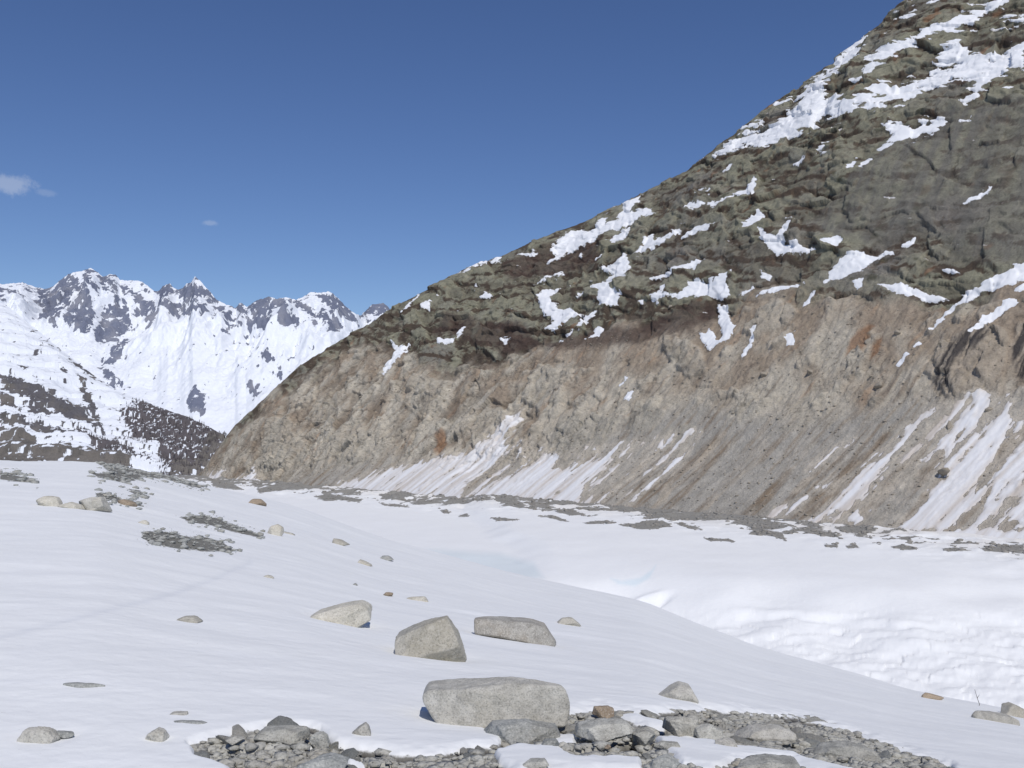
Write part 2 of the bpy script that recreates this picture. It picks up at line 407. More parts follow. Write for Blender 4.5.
# trimline: old lateral moraine below, weathered rock above
TRX = [150,215,230,300,350,400,440,480,560,620,650,700,760,850,900,950,990,1024,1100,1300]
TRY = [480,450,432,378,352,352,372,365,345,325,330,318,298,288,296,312,300,285,270,230]
tr = np.interp(mpx, TRX, TRY) - mpy                  # px above the trimline
up = smooth(-9, 12, tr + 34*fbm(S/60, H/60, 0, 5, 71))
foot = smooth(0, .09, V+0*MX)
near_crest = 1-smooth(.9, 1, V)*.5
big = 12*fbm(S/210, H/160, 3.3, 4, 72)*smooth(0, .3, V)*near_crest
Ssh = S - .42*H
w1 = 14*fbm(S/50, H/50, 3, 3, 170); w2 = 14*fbm(S/50, H/50, 9, 3, 171)
bil = lambda a, b, c, sd: 2*np.abs(perlin(a, b, c, sd))
Hs = H + .22*S
knob = (4.5*facet((S+2*w1)/100, (Hs+2*w2)/62, 31) + 6.0*facet((S+w1)/46, (Hs+w2)/24, 11) + 2.2*facet((S+w2)/17, (Hs+w1)/9, 12) + .7*facet(S/6, Hs/3.4, 13) + .35*facet(S/2.6, Hs/1.8, 23)
        + 2.0*bil((S+w1)/75+.3*H/70, (H+w2)/55, 0, 73) + .9*bil((S+w2)/21+.2*H/20, (Hs+w1)/12, 1, 74) + .3*fbm(S/2, H/2, 0, 2, 176)) - 2.2
knob = knob*(1-.55*smooth(0, 12, sdf(mpx, mpy, [(790,235),(850,175),(900,125),(960,100),(1060,90),(1060,265),(980,275),(930,240),(870,255)], 14)))
tiltH = H + .10*S + 26*fbm(S/120, H/90, 0, 3, 77) + 7*fbm(S/25, H/25, 0, 3, 177)
lmod = smooth(-.25, .35, fbm(S/70, H/30, 5, 3, 178))
saw = (tiltH/21) % 1.0
ledge = lmod*(2.8*(smooth(0, .35, saw)-saw) + 1.3*(smooth(0, .4, (tiltH/9.3) % 1.0)-(tiltH/9.3) % 1.0))
cliff_low = 5*facet((Ssh+w1)/26, (H+w2)/30, 14) + 2.4*facet((Ssh+w2)/9, (H+w1)/12, 15) + .9*facet(Ssh/3.6, H/4.2, 16) + .6*(6.5*bil((S+w1)/50+.2*H/60, H/110, 5, 78) + 3.0*bil((S+w2)/19+.3*H/19, (H+w1)/34, 1, 79) + 1.3*bil((S+w1)/7.5+.3*H/8, (H+w2)/10, 2, 80) + .5*bil(S/3.3, H/4, 3, 181) + .3*fbm(S/2, H/2, 0, 2, 81)) - 4.5
run = (2.2*ridged(Ssh/24+.8*perlin(S/40, H/60, 0, 82), H/120, 5, 3, 83) + 1.5*fbm(Ssh/12, H/16, 0, 4, 84) + .8*facet(Ssh/5, H/5, 17) + .45*facet(S/2.2, H/2.2, 18))
screeY = np.interp(mpx, [200,300,400,470,560,600,700,800,900,1024,1100], [600,470,455,470,455,430,400,420,400,390,380])
scree = smooth(-12, 18, mpy-screeY + 14*fbm(S/40, H/40, 0, 3, 86))*(1-up)
slabs = smooth(620, 480, mpx+60*fbm(S/60, H/40, 0, 3, 87))
lowd = cliff_low*slabs + (run+.35*cliff_low)*(1-slabs)
crag = [[(668,442),(672,430),(683,422),(695,424),(690,436),(680,446)], [(655,440),(662,428),(675,425),(668,440)], [(626,432),(627,415),(632,408),(650,402),(668,410),(655,428),(640,436)],
 [(553,455),(560,425),(590,412),(620,418),(610,440),(590,458),(575,470)], [(470,440),(478,412),(500,405),(515,425),(498,455),(480,458)], [(330,455),(340,425),(360,415),(372,440),(360,465)], [(255,465),(268,420),(290,415),(300,450),(285,470)],
 [(664,345),(676,335),(700,345),(708,370),(690,378),(672,365)], [(925,370),(940,345),(985,322),(1010,330),(1000,395),(950,400)], [(742,330),(760,305),(790,300),(800,315),(775,330),(755,338)], [(400,400),(415,375),(450,380),(445,410),(420,420)], [(520,400),(540,365),(570,372),(565,400),(540,412)]]
s_cr = np.maximum(union(mpx, mpy, crag), 16*(fbm((Ssh+w1)/34, (H+w2)/30, 2, 3, 193)-.22)) + 5*fbm(S/12, H/12, 4, 4, 168)
disp_cr = (1-.8*scree)*smooth(-1, 2.5, s_cr)*(3.2 + 3.5*facet(S/14, H/18, 24) + 1.2*facet(S/5, H/6, 25))*(1-up)
disp = disp_cr + big + near_crest*foot*(up*(knob+ledge) + (1-up)*((1-scree)*lowd + scree*(run*.55)))
disp = disp - 7*up*foot*(1-smooth(0, 40, tr))*.4
# snow patches
A = crop(624, 0, .390625, [
 [(205,408),(240,385),(290,350),(330,335),(380,320),(410,295),(440,270),(470,235),(505,215),(520,235),(515,250),(545,248),(590,265),(600,250),(640,225),(660,210),(700,215),(735,205),(770,190),(800,170),(850,150),(890,140),(930,140),(960,130),(1024,95),(1024,175),(985,185),(950,205),(920,215),(900,245),(862,265),(880,240),(910,205),(860,205),(800,220),(760,235),(715,265),(695,280),(720,250),(660,280),(600,285),(575,290),(540,290),(500,300),(480,325),(440,340),(400,358),(350,370),(300,370),(260,390)],
 [(440,250),(470,220),(510,190),(540,170),(560,140),(590,110),(625,90),(620,110),(600,150),(560,180),(530,200),(510,215),(470,245)],
 [(620,150),(650,130),(690,115),(740,95),(800,65),(840,55),(880,30),(930,5),(970,0),(940,20),(900,50),(850,75),(800,90),(760,110),(720,130),(680,150),(650,165),(640,180),(600,215),(585,210),(630,170)],
 [(810,130),(830,110),(860,95),(880,125),(910,135),(880,150),(840,155),(800,175),(780,180)],
 [(1024,95),(1180,30),(1300,-40),(1300,40),(1150,110),(1024,175)],
 [(655,388),(670,360),(690,345),(665,325),(660,315),(700,305),(720,320),(745,325),(765,298),(775,318),(805,295),(822,297),(820,320),(790,345),(760,345),(735,350),(700,370),(670,385)],
 [(505,362),(520,370),(515,392),(490,393)], [(605,435),(625,410),(650,402),(640,415),(615,438)], [(572,430),(600,408),(590,440),(575,442)],
 [(865,522),(900,500),(940,477),(935,490),(890,515)], [(215,525),(250,512),(285,498),(315,480),(335,455),(340,480),(330,500),(300,500),(260,515),(225,530)],
 [(195,490),(222,485),(220,500)], [(158,533),(180,523),(212,517),(190,535)], [(145,610),(165,595),(200,582),(235,575),(215,590),(180,600)],
 [(300,590),(320,570),(345,542),(362,548),(355,570),(330,585)],
 [(345,585),(370,605),(400,610),(410,580),(432,560),(425,590),(405,630),(440,615),(460,632),(490,640),(440,648),(390,652),(355,615)],
 [(508,625),(530,618),(555,605),(562,622),(550,638),(520,635)],
 [(515,725),(535,690),(555,665),(580,655),(600,648),(640,655),(690,638),(690,648),(640,665),(620,690),(590,700),(560,715)],
 [(705,630),(745,605),(740,618),(710,632)], [(640,727),(680,730),(720,728),(780,745),(825,755),(790,763),(720,755),(670,742)], [(585,722),(615,712),(610,735),(600,745)],
 [(0,520),(40,505),(38,520),(10,550),(30,545),(70,530),(72,545),(30,560),(0,580)], [(25,652),(45,630),(50,605),(70,595),(75,610),(100,605),(140,582),(145,587),(110,610),(70,635)],
 [(0,640),(15,680),(5,710),(0,710)], [(845,768),(860,745),(890,740),(920,715),(960,700),(1024,678),(1120,640),(1120,680),(1024,715),(960,735),(900,745),(880,768)],
 [(715,48),(745,25),(748,30),(720,50)], [(785,15),(805,0),(800,15)], [(960,45),(995,28),(985,38)], [(975,55),(1024,40),(1024,52)], [(860,310),(890,297),(885,308)],
 [(430,415),(460,402),(440,418)], [(800,680),(830,685),(870,700),(860,703)], [(255,445),(278,428),(270,440)], [(300,320),(350,310),(340,325),(310,335)], [(385,270),(425,245),(420,255)], [(970,235),(992,222),(990,232)],
])
D = crop(624, 260, .390625, [
 [(125,100),(165,70),(190,55),(205,55),(215,70),(235,55),(260,35),(275,22),(265,60),(272,90),(260,100),(230,95),(200,85),(170,95),(140,103)],
 [(235,108),(262,110),(265,150),(285,165),(265,200),(240,210),(215,225),(200,210),(190,185),(225,180),(240,205),(250,190),(240,150)],
 [(335,93),(355,75),(400,62),(465,65),(430,72),(385,78)], [(295,90),(330,65),(335,72),(310,85)], [(350,25),(375,40),(370,52),(350,45)],
 [(65,45),(110,28),(140,22),(140,28),(100,40)], [(135,28),(175,10),(205,0),(205,10),(185,25),(150,30)], [(65,98),(95,85),(110,65),(105,90),(85,108)],
 [(780,185),(805,150),(840,110),(865,75),(890,70),(930,45),(1024,10),(1024,42),(960,65),(890,85),(860,110),(830,140),(800,165)],
 [(888,192),(910,165),(940,135),(980,100),(1010,92),(1010,105),(970,135),(930,165),(895,190)], [(1000,80),(1024,55),(1060,40),(1060,60),(1024,75)],
 [(300,250),(305,225),(320,210),(325,180),(335,172),(335,190),(325,215),(310,240)],
 [(412,220),(420,195),(438,180),(430,215)], [(695,268),(720,235),(728,240),(705,265)], [(738,225),(755,208),(760,213)],
 [(450,125),(480,90),(492,85),(470,115)], [(0,300),(10,300),(8,312)], [(0,360),(8,335),(25,330),(12,360)],
])
D_low = crop(624, 260, .390625, [
 [(430,678),(480,665),(530,630),(560,600),(600,560),(640,520),(690,490),(720,450),(725,430),(760,400),(795,378),(790,400),(745,440),(720,475),(680,510),(660,540),(630,570),(600,600),(570,640),(520,655),(460,678)],
 [(690,690),(740,655),(790,600),(820,570),(840,520),(880,470),(920,430),(960,390),(985,345),(993,345),(988,380),(985,430),(960,470),(950,500),(920,545),(900,600),(880,640),(830,690)],
 [(910,660),(930,610),(955,550),(980,510),(1024,480),(1100,430),(1100,520),(1024,560),(985,570),(960,610),(935,640)],
 [(355,665),(400,630),(470,610),(430,640),(380,665)], [(575,660),(600,640),(610,665),(590,675)], [(475,545),(500,515),(540,480),(580,455),(560,480),(520,510),(490,540)],
 [(780,600),(810,560),(850,500),(860,505),(820,570),(795,610)], [(1024,620),(980,670),(1024,680),(1120,660),(1120,600)],
 [(470,700),(560,690),(690,692),(830,698),(900,690),(1024,695),(1120,690),(1120,790),(700,790),(470,790)],
 [(500,590),(540,560),(560,555),(520,590)],
])
Cc = crop(324, 180, .390625, [
 [(345,240),(380,220),(420,200),(450,192),(445,202),(400,215),(360,238)], [(195,348),(215,320),(240,295),(240,305),(220,325)], [(242,330),(255,308),(272,305),(265,325)],
 [(395,295),(408,282),(425,290),(425,300)], [(145,500),(160,465),(185,440),(160,395),(190,425),(213,415),(195,445),(175,475)], [(285,405),(335,400),(350,372),(362,375),(345,395),(315,418),(290,418)],
 [(575,180),(590,160),(625,130),(655,120),(680,130),(700,110),(730,92),(720,115),(755,100),(765,75),(805,48),(808,60),(785,85),(840,68),(840,82),(800,105),(760,125),(720,130),(690,150),(650,165),(615,175),(600,190),(565,210),(590,185)],
 [(530,262),(560,245),(610,222),(605,232),(560,252)],
 [(545,300),(555,275),(605,268),(580,285),(575,310),(600,325),(650,335),(660,340),(610,365),(590,382),(565,378),(585,360),(580,345),(560,340),(550,320)],
 [(685,275),(720,250),(740,240),(700,218),(740,205),(765,180),(780,215),(770,235),(780,245),(740,255),(735,275),(760,290),(750,318),(720,320),(700,318),(705,285)],
 [(795,192),(820,150),(835,135),(845,150),(870,148),(910,122),(900,135),(860,165),(820,182)], [(720,155),(755,135),(780,118),(785,125),(770,145),(750,155)],
 [(925,70),(970,55),(975,62),(940,78)], [(985,60),(1024,50),(1020,60),(990,70)], [(915,148),(930,130),(980,115),(1000,118),(960,135)],
 [(650,378),(665,345),(695,332),(690,345),(660,375)], [(603,412),(640,388),(635,398),(610,415)], [(673,410),(690,400),(690,385),(712,375),(715,395),(690,405)], [(450,405),(475,405),(460,420)],
 [(835,300),(860,285),(875,270),(870,295),(890,300),(850,310)], [(905,232),(940,215),(975,203),(950,232),(920,235)], [(830,250),(880,235),(900,225),(895,238),(860,250)],
 [(900,300),(940,285),(930,260),(970,265),(1000,255),(1000,290),(940,300)],
 [(752,530),(775,505),(778,515)], [(770,570),(775,545),(792,535),(785,560)], [(960,395),(985,380),(1000,400),(980,430)], [(495,188),(545,180),(540,192)], [(640,290),(660,282),(665,290)], [(375,270),(385,264),(380,275)],
 [(640,185),(655,178),(650,186)], [(690,195),(715,185),(700,196)], [(800,310),(818,305),(815,318)],
])
A_low = crop(320, 450, .332, [
 [(40,150),(60,105),(130,85),(220,60),(300,45),(370,22),(440,10),(480,-10),(520,-50),(560,-80),(600,-110),(590,-80),(560,-50),(560,0),(500,60),(440,100),(420,160)],
 [(440,160),(470,125),(560,85),(640,45),(690,5),(720,25),(700,55),(760,62),(850,20),(905,-15),(880,30),(850,65),(800,105),(782,175),(600,200)],
]) + [[(197,484),(205,478),(214,473),(222,470),(221,477),(214,484)], [(228,484),(240,478),(250,472),(253,468),(254,476),(262,486),(240,490)]]
dirty = crop(624, 260, .390625, [[(140,550),(180,520),(215,480),(255,430),(262,440),(230,490),(190,530)], [(75,640),(100,580),(130,555),(120,600),(110,620)], [(358,245),(370,215),(390,190),(410,175),(410,190),(385,220)],
 [(200,640),(240,600),(245,605),(215,640)], [(560,630),(620,580),(700,560),(740,545),(700,585),(640,625)], [(420,600),(460,560),(500,550),(450,600)]])
s_up = np.minimum(union(mpx, mpy, A+D+Cc), 4.5); s_up = s_up + np.where(s_up > -6, .35 + 3.8*fbm(S/16, Hs/6, 2, 4, 160) + smooth(190, 130, mpy)*(12*fbm(S/34, Hs/5.5, 2, 4, 163)-.1) + 1.3*facet(S/7, Hs/3, 19), 0)
s_lo = np.minimum(union(mpx, mpy, D_low+A_low), 3.5); zone = np.minimum(sdf(mpx, mpy, [(790,545),(860,470),(930,410),(985,392),(1005,400),(1060,360),(1100,340),(1100,580),(700,580),(740,545)]), 0)
zone2 = np.minimum(sdf(mpx, mpy, [(330,500),(400,470),(520,440),(560,452),(700,430),(680,470),(640,500),(600,530)]), -.6)
s_lo = s_lo + np.where(s_lo > -7, 9*fbm(Ssh/6, H/60, 2, 5, 161) + 6*fbm(S/8, H/8, 3, 4, 162), 0)
s_lo = np.maximum(s_lo, zone + 11*(fbm(Ssh/9, H/60, 7, 5, 164)+.5*fbm(S/9, H/9, 8, 4, 165)) - 1.4)
s_lo = np.maximum(s_lo, zone2 + 11*(fbm(Ssh/9, H/60, 17, 5, 166)+.5*fbm(S/9, H/9, 18, 4, 167)) - 1.3)
s_di = union(mpx, mpy, dirty)
# stray small patches on ledges above the trimline
stray = 9*(fbm(S/34, Hs/5, 0, 4, 90)-.46+.14*smooth(150, 320, tr)) - 9*(1-up)
msnow = np.clip(.5 + np.maximum(np.maximum(s_up-.2, stray), s_lo+1.6*fbm(S/9, H/60, 0, 3, 91))/7, 0, 1)
disp = disp*(1-.3*smooth(.3, .6, msnow)) + .8*smooth(.4, .7, msnow)
NV3 = (-NB[0]*.75, -NB[1]*.75, .66)
taper = np.clip(d1d/160, .12, 1)[None]
DX = MX + NV3[0]*disp*taper; DY = MY + NV3[1]*disp*taper; DZ = MZ + NV3[2]*disp*taper
msc = np.empty(MX.shape+(3,), np.float32); msc[:] = (.80, .81, .83)
lowm = smooth(-1, 1, s_lo-s_up)
str_ = smooth(-.25, .45, fbm(Ssh/8, H/120, 0, 5, 92)+.25*fbm(S/40, H/40, 0, 3, 93))
msc = mixc(msc, (.50, .425, .345), lowm*(.12+.6*str_))
# rock colours
rc = np.empty(MX.shape+(3,), np.float32); rc[:] = (.245, .236, .172)
crev = smooth(.0, -.5, knob/5)
n_a = fbm(S/60, Hs/30, 0, 6, 94, .62); n_b = fbm(S/26, Hs/13, 0, 7, 95, .68)*1.15; n_c = fbm(S/130, H/100, 4, 3, 96)
rc = mixc(rc, (.26, .25, .20), smooth(-.1, .4, n_a))
rc = mixc(rc, (.20, .185, .165), smooth(0, .5, n_c))
heath = smooth(.07, .25, n_b + .28*(saw < .25) + .18*crev - .14 + .22*smooth(70, 0, tr)*smooth(760, 700, mpx))
rc = mixc(rc, (.075, .052, .038), heath*.92)
rc = mixc(rc, (.11, .072, .045), smooth(.12, .4, fbm(S/35, H/20, 7, 4, 97))*.7*smooth(40, 120, tr))
rc = mixc(rc, (.07, .068, .042), smooth(.2, .4, fbm(S/16, H/10, 9, 4, 98))*.7)
rc = mixc(rc, (.25, .12, .06), .6*smooth(.32, .5, fbm(S/26, H/26, 12, 3, 99)))
lc = np.empty(MX.shape+(3,), np.float32); lc[:] = (.46, .415, .34)
lc = mixc(lc, (.30, .24, .18), smooth(-.15, .35, fbm(S/45, H/55, 2, 4, 100)+.35*smooth(90, 5, -tr)-.08)*.9)
lc = mixc(lc, (.49, .45, .375), smooth(-.1, .3, fbm(S/30, H/30, 5, 4, 101))*.85*smooth(760, 420, mpx+80*fbm(S/60, H/40, 3, 3, 192)))
lc = mixc(lc, (.23, .18, .135), smooth(.1, .45, fbm(Ssh/9+.2*perlin(S/30,H/30,0,3), H/70, 6, 4, 102)-.05)*.75*(1-scree))
lc = mixc(lc, (.34, .21, .125), smooth(.2, .45, fbm(Ssh/14, H/45, 8, 3, 103))*.45*(1-scree))
sc_col = mixc(np.full(MX.shape+(3,), .385, np.float32)*np.array([1.0, .935, .82], np.float32), (.24, .185, .13), smooth(-.1, .35, fbm((Ssh+.6*w1)/13, (H+w2)/80, 3, 6, 104, .62)))
sc_col = mixc(sc_col, (.44, .385, .31), smooth(.1, .5, fbm(Ssh/7, H/90, 13, 4, 105))*.6)
lc = mixc(lc, sc_col, scree)
cl = smooth(0, 2, sdf(mpx, mpy, [(800,230),(850,175),(900,125),(960,100),(1060,90),(1060,260),(980,270),(930,235),(870,250)], 12)/4 + 2*fbm(S/40, H/40, 2, 3, 190))
stk = smooth(-.25, .35, fbm(S/9, H/110, 4, 4, 191))
rc = mixc(rc, (.155, .148, .13), cl*(.35+.55*stk))
rc = mixc(rc, lc, 1-up)
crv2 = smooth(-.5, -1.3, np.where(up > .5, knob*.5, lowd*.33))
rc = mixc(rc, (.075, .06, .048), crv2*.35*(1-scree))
rc = mixc(rc, (.43, .395, .33), smooth(-1, 2.5, s_cr)*.55*(1-up))
di = smooth(-1.2, 1.5, s_di + 1.3*fbm(Ssh/8, H/30, 0, 3, 106)); rc = mixc(rc, (.46, .40, .32), di*.75)
# pale slabs, damp black streaks, rusty stains seen on the wall
def paint(polys, col, a, soft=2.0, wob=1.5, sx=8, sy=20, strip=False):
    global rc
    m = smooth(-soft, soft, union(mpx, mpy, polys) + wob*fbm(S/sx, H/sy, 1, 4, 110))
    if strip: m = m*smooth(-.30, .12, fbm((S-.2*H)/3.2, H/60, 3, 3, 199))
    rc = mixc(rc, col, m*a)
paint([[(668,442),(672,430),(683,422),(695,424),(690,436),(680,446)], [(655,440),(662,428),(675,425),(668,440)], [(626,425),(632,412),(650,405),(665,412),(655,425),(640,432)], [(553,450),(560,425),(590,412),(618,418),(606,440),(590,455),(575,468)]], (.37, .34, .285), .8)
paint([[(632,408),(640,412),(636,424),(628,430),(627,415)], [(560,460),(563,448),(566,450),(566,468)], [(664,345),(672,340),(690,360),(705,372),(700,378),(682,368)]], (.13, .115, .095), .4, 1.6, 4)  # first patch paints in the shaded left side of the pale crag
paint([[(935,395),(950,400),(1005,395),(1012,330),(990,315),(960,325),(940,350),(925,370)]], (.34, .28, .215), .5)
paint([[(935,395),(936,372),(950,350),(962,338),(985,340),(975,352),(962,358),(952,372),(950,390),(944,388),(940,398)], [(1014,372),(1011,345),(1018,325),(1030,310),(1034,340),(1022,378)], [(960,345),(975,325),(990,330),(985,345)]], (.04, .037, .04), .9, 2.5, 4, 3, 40, True)
paint([[(435,455),(436,435),(444,430),(447,445),(442,458)], [(856,345),(862,330),(870,335),(862,350)], [(870,358),(872,343),(882,335),(878,352)], [(845,355),(850,338),(868,322),(874,325),(858,345)]], (.26, .13, .06), .7)
paint([[(470,340),(480,320),(520,322),(540,345),(500,352)], [(545,345),(600,330),(640,325),(700,300),(720,310),(690,330),(620,345),(560,352)], [(500,262),(560,240),(600,240),(595,262),(540,275),(505,275)], [(430,330),(445,310),(480,318),(470,338)]], (.075, .05, .042), .75, 4, 5, 20, 12)
ed = smooth(3.5, -.5, s_lo)*lowm; msc = mixc(msc, (.50, .43, .35), ed*.4)
rc = mixc(rc, (.50, .45, .375), smooth(-6.5, -.5, s_lo + 3*fbm(Ssh/5, H/40, 5, 4, 194))*(1-up)*.75)
crk = np.maximum(smooth(.05, .0, np.abs(perlin((S+w1)/16, (Hs+w2)/11, 2, 195))), .8*smooth(.05, .0, np.abs(perlin((Ssh+w2)/8, (H+w1)/9, 2, 196))))*smooth(-.1, .25, fbm(S/40, H/40, 2, 3, 197))*(1-scree)
rc = mixc(rc, (.07, .058, .048), crk*.55)
rc = rc*(1+.28*(fbm(S/4, H/4, 1, 4, 198, .7))[..., None]).astype(np.float32)
M_mtn = terrain_mat('mountain_rock_and_snow', .16, .8, .7, 1.0, 1.0, 1.2, .03, edge_w=.035, snow_fine=.3)
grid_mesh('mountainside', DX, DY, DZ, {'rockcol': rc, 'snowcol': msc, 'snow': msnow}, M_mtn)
def face_hit(px, py):
    i = np.argmin((mpx-px)**2 + (mpy-py)**2); i = np.unravel_index(i, mpx.shape)
    return float(DX[i]), float(DY[i]), float(DZ[i])

# ---------------------------------------------------------------- FAR RANGE
RX = [-400,-200,-100,0,20,32,42,50,58,65,70,78,88,95,101,108,113,118,125,133,140,146,152,157,161,164,168,172,176,181,185,189,193,198,204,209,215,225,235,238,241,246,255,262,268,276,285,295,302,310,320,328,333,338,344,352,360,365,371,377,383,387,392,420,470,560]
RY = [230,250,270,284,282,286,288,286,279,273,271,270,267,271,276,273,274,279,279,279,280,284,289,289,284,283,282,287,289,288,283,282,275,279,286,291,299,304,307,302,302,306,299,297,294,297,296,299,296,292,292,290,293,297,304,311,315,310,304,303,302,305,312,330,360,400]
NC, NR = 1000, 560
bx = np.linspace(-260, 470, NC); tv = np.concatenate([np.linspace(0, 1, NR-30), np.linspace(1, 1.3, 31)[1:]])[:, None]
Yc = 7400 + 500*np.sin(bx/60.) + 900*smooth(355, 370, bx) ; Yf = 4700 + 0*bx
a_ = (bx-512)/F
Yr = Yf + (Yc-Yf)*tv
RZc = z_at(np.interp(bx, RX, RY), Yc)
RXm = a_*Yr*1.0; 
rpf = np.interp(tv, [0, .3, .7, 1, 1.3], [0, .17, .60, 1, .75])
RZ = -260 + (RZc+260)*rpf
rpx, rpy = proj(RXm, Yr, RZ)
env = np.clip(np.minimum(tv/.15, np.maximum((1-tv)/.16, .05)), 0, 1)
Hh = RZ/400
wx = RXm + 160*fbm(RXm/700, Yr/900, 0, 3, 120)
rd = 300*(ridged(wx/620, Yr/1500, 2, 4, 121, .42)-.45)*smooth(.45, .85, tv) + 60*(ridged(wx/190, Yr/500, 3, 3, 122)-.4)*smooth(.5, .8, tv) + 40*fbm(RXm/300, Yr/300, 0, 5, 123)
rd = rd*env + 11*ridged(RXm/75, Yr/150, RZ/120, 4, 124)*smooth(.3, .8, tv)*np.maximum(env, .35) + 8*fbm(RXm/25, Yr/25, RZ/25, 3, 125)*smooth(.2,.6,tv)
RZ2 = RZ + rd - 12*smooth(.9, 1, tv)
ry2 = Yr - .5*rd
# rock ribs
Bp = crop(0, 230, .390625, [
 [(105,260),(120,200),(135,150),(165,130),(185,180),(160,230),(150,275),(125,275)], [(165,250),(190,200),(215,160),(235,190),(245,230),(215,270),(180,265)], [(240,275),(265,210),(300,180),(335,215),(300,240),(285,275)],
 [(150,130),(185,108),(200,130),(215,150),(195,170),(170,150)], [(250,110),(275,118),(290,150),(270,180),(255,150)], [(18,160),(60,190),(65,205),(30,188)], [(60,210),(85,225),(70,232)], [(100,150),(135,140),(120,180),(95,180)], [(0,150),(12,160),(5,170)],
 [(365,185),(385,165),(400,190),(375,212)], [(400,150),(425,130),(445,150),(440,175),(420,172)], [(455,148),(480,138),(510,138),(530,155),(555,180),(550,190),(520,178),(490,168),(470,188),(458,170)],
 [(430,225),(460,200),(500,205),(545,240),(520,255),(480,235)], [(545,215),(580,225),(580,242)], [(595,195),(615,185),(628,215)], [(620,215),(645,240),(635,242)],
 [(635,190),(660,170),(700,165),(740,175),(750,200),(700,195),(680,230),(720,240),(765,265),(760,285),(720,280),(690,240),(655,225)], [(760,195),(800,225),(850,240),(880,270),(860,292),(820,250),(780,225)],
 [(820,175),(850,165),(885,180),(910,242),(870,235),(840,200)], [(925,220),(945,190),(990,183),(1003,197),(975,228)], [(255,350),(300,290),(330,270),(325,300),(300,330),(270,345)],
 [(255,355),(285,370),(310,400),(290,410)], [(480,440),(500,405),(525,430),(520,470),(490,465)], [(640,410),(660,402),(668,420),(650,428)], [(670,340),(690,335),(700,350),(685,358)], [(735,340),(755,335),(752,347)], [(705,375),(718,365),(722,385)],
 [(340,160),(355,150),(372,175),(360,190)], [(300,140),(320,150),(318,165)],
])
rk = np.minimum(union(rpx, rpy, Bp), 1.6)
steep = 14*(fbm(RXm/60, Yr/150, RZ/80, 6, 126, .6)-.02)*smooth(.62, .85, tv) + 4*smooth(.55,.95,tv)-5.5
sp = 12*(fbm(RXm/38, Yr/60, 0, 5, 127, .6)-.36)
rkk = np.maximum(np.maximum(rk + 11*fbm(wx/34, Yr/120, RZ/60, 6, 128, .62) + .3, np.where(tv > .62, steep, -9)), sp)
rsn = np.clip(.5 - rkk/7, 0, 1)
frc = np.zeros(RXm.shape+(3,), np.float32) + np.array((.185, .205, .275), np.float32)  # distance haze painted in: rock colour pushed towards blue
frc = mixc(frc, (.27, .28, .33), smooth(-.1, .4, fbm(RXm/120, Yr/120, 0, 3, 129)))
fsc = np.zeros(RXm.shape+(3,), np.float32) + np.array((.78, .81, .86), np.float32)
M_far = terrain_mat('far_alpine_rock_and_snow', .022, .5, .05, .4, 1.0, 12.0, .15, edge_w=.07)
grid_mesh('distant_mountain_range', RXm, ry2, RZ2, {'rockcol': frc, 'snowcol': fsc, 'snow': rsn}, M_far)

# ---------------------------------------------------------------- LEFT VALLEY SPUR
LX = [-400,-200,-100,0,20,45,75,95,120,150,190,222,238,252,262,300]
LY = [150,205,250,303,318,338,362,377,392,404,418,434,448,465,480,500]
NC, NR = 760, 420
bx = np.linspace(-260, 300, NC); tv = np.concatenate([np.linspace(0, 1, NR-30), np.linspace(1, 1.4, 31)[1:]])[:, None]
Yc = np.interp(bx, [-260, 0, 150, 300], [3600, 3300, 2900, 2500]); Yf = 2250 + 0*bx
a_ = (bx-512)/F; Yr = Yf + (Yc-Yf)*tv; LXm = a_*Yr
LZc = z_at(np.interp(bx, LX, LY), Yc)
LZ = -190 + (LZc+190)*np.interp(tv, [0, .2, 1, 1.4], [0, .17, 1, .8])
lpx, lpy = proj(LXm, Yr, LZ)
env = np.clip(np.minimum(tv/.1, np.maximum((1-tv)/.12, .08)), 0, 1)
ld_ = (34*fbm(LXm/260, Yr/260, 0, 5, 140)+16*ridged(LXm/120, Yr/120, LZ/90, 4, 141))*env + 3*fbm(LXm/22, Yr/22, 0, 3, 142)
ld_ = ld_ + 10*env*(((LZ+.1*LXm)/38) % 1 < .3)
LZ2 = LZ+ld_
Lp = crop(0, 230, .390625, [
 [(0,385),(40,388),(100,418),(150,438),(215,465),(255,515),(200,500),(120,470),(40,440),(0,430)], [(198,375),(235,430),(268,522),(245,505),(215,440)], [(60,460),(110,455),(130,485),(80,480)],
 [(170,330),(250,370),(240,385),(190,350)], [(0,440),(30,450),(50,470),(0,465)], [(80,310),(105,325),(90,328)], [(50,355),(70,365),(60,372)], [(0,485),(100,500),(210,525),(200,535),(90,520),(0,500)], [(215,525),(262,560),(240,560)],
])
Ldark = crop(0, 230, .390625, [[(-200,480),(0,505),(60,530),(150,560),(250,575),(330,598),(330,700),(-200,700)], [(430,600),(500,585),(540,600),(520,660),(430,660)], [(540,520),(600,515),(560,570),(530,600),(500,590)]])
Lfor = crop(0, 230, .390625, [[(310,480),(370,440),(450,460),(520,490),(590,500),(590,520),(560,570),(530,600),(480,640),(420,610),(400,550),(340,530)], [(180,500),(260,540),(310,560),(400,600),(330,600),(240,560)]])
r1 = np.minimum(union(lpx, lpy, Lp), 2.5) + 9*fbm(LXm/14, Yr/30, LZ/8, 6, 143, .65) - .4
r2 = np.minimum(union(lpx, lpy, Ldark), 2.2) + 12*fbm(LXm/20, Yr/30, LZ/10, 5, 144)
r3 = np.minimum(union(lpx, lpy, Lfor, 20), 2.5) + 16*fbm(LXm/8, Yr/20, LZ/8, 5, 145, .7) - .6
sp = 14*(fbm(LXm/20, Yr/40, LZ/9, 5, 146, .6)-.26)
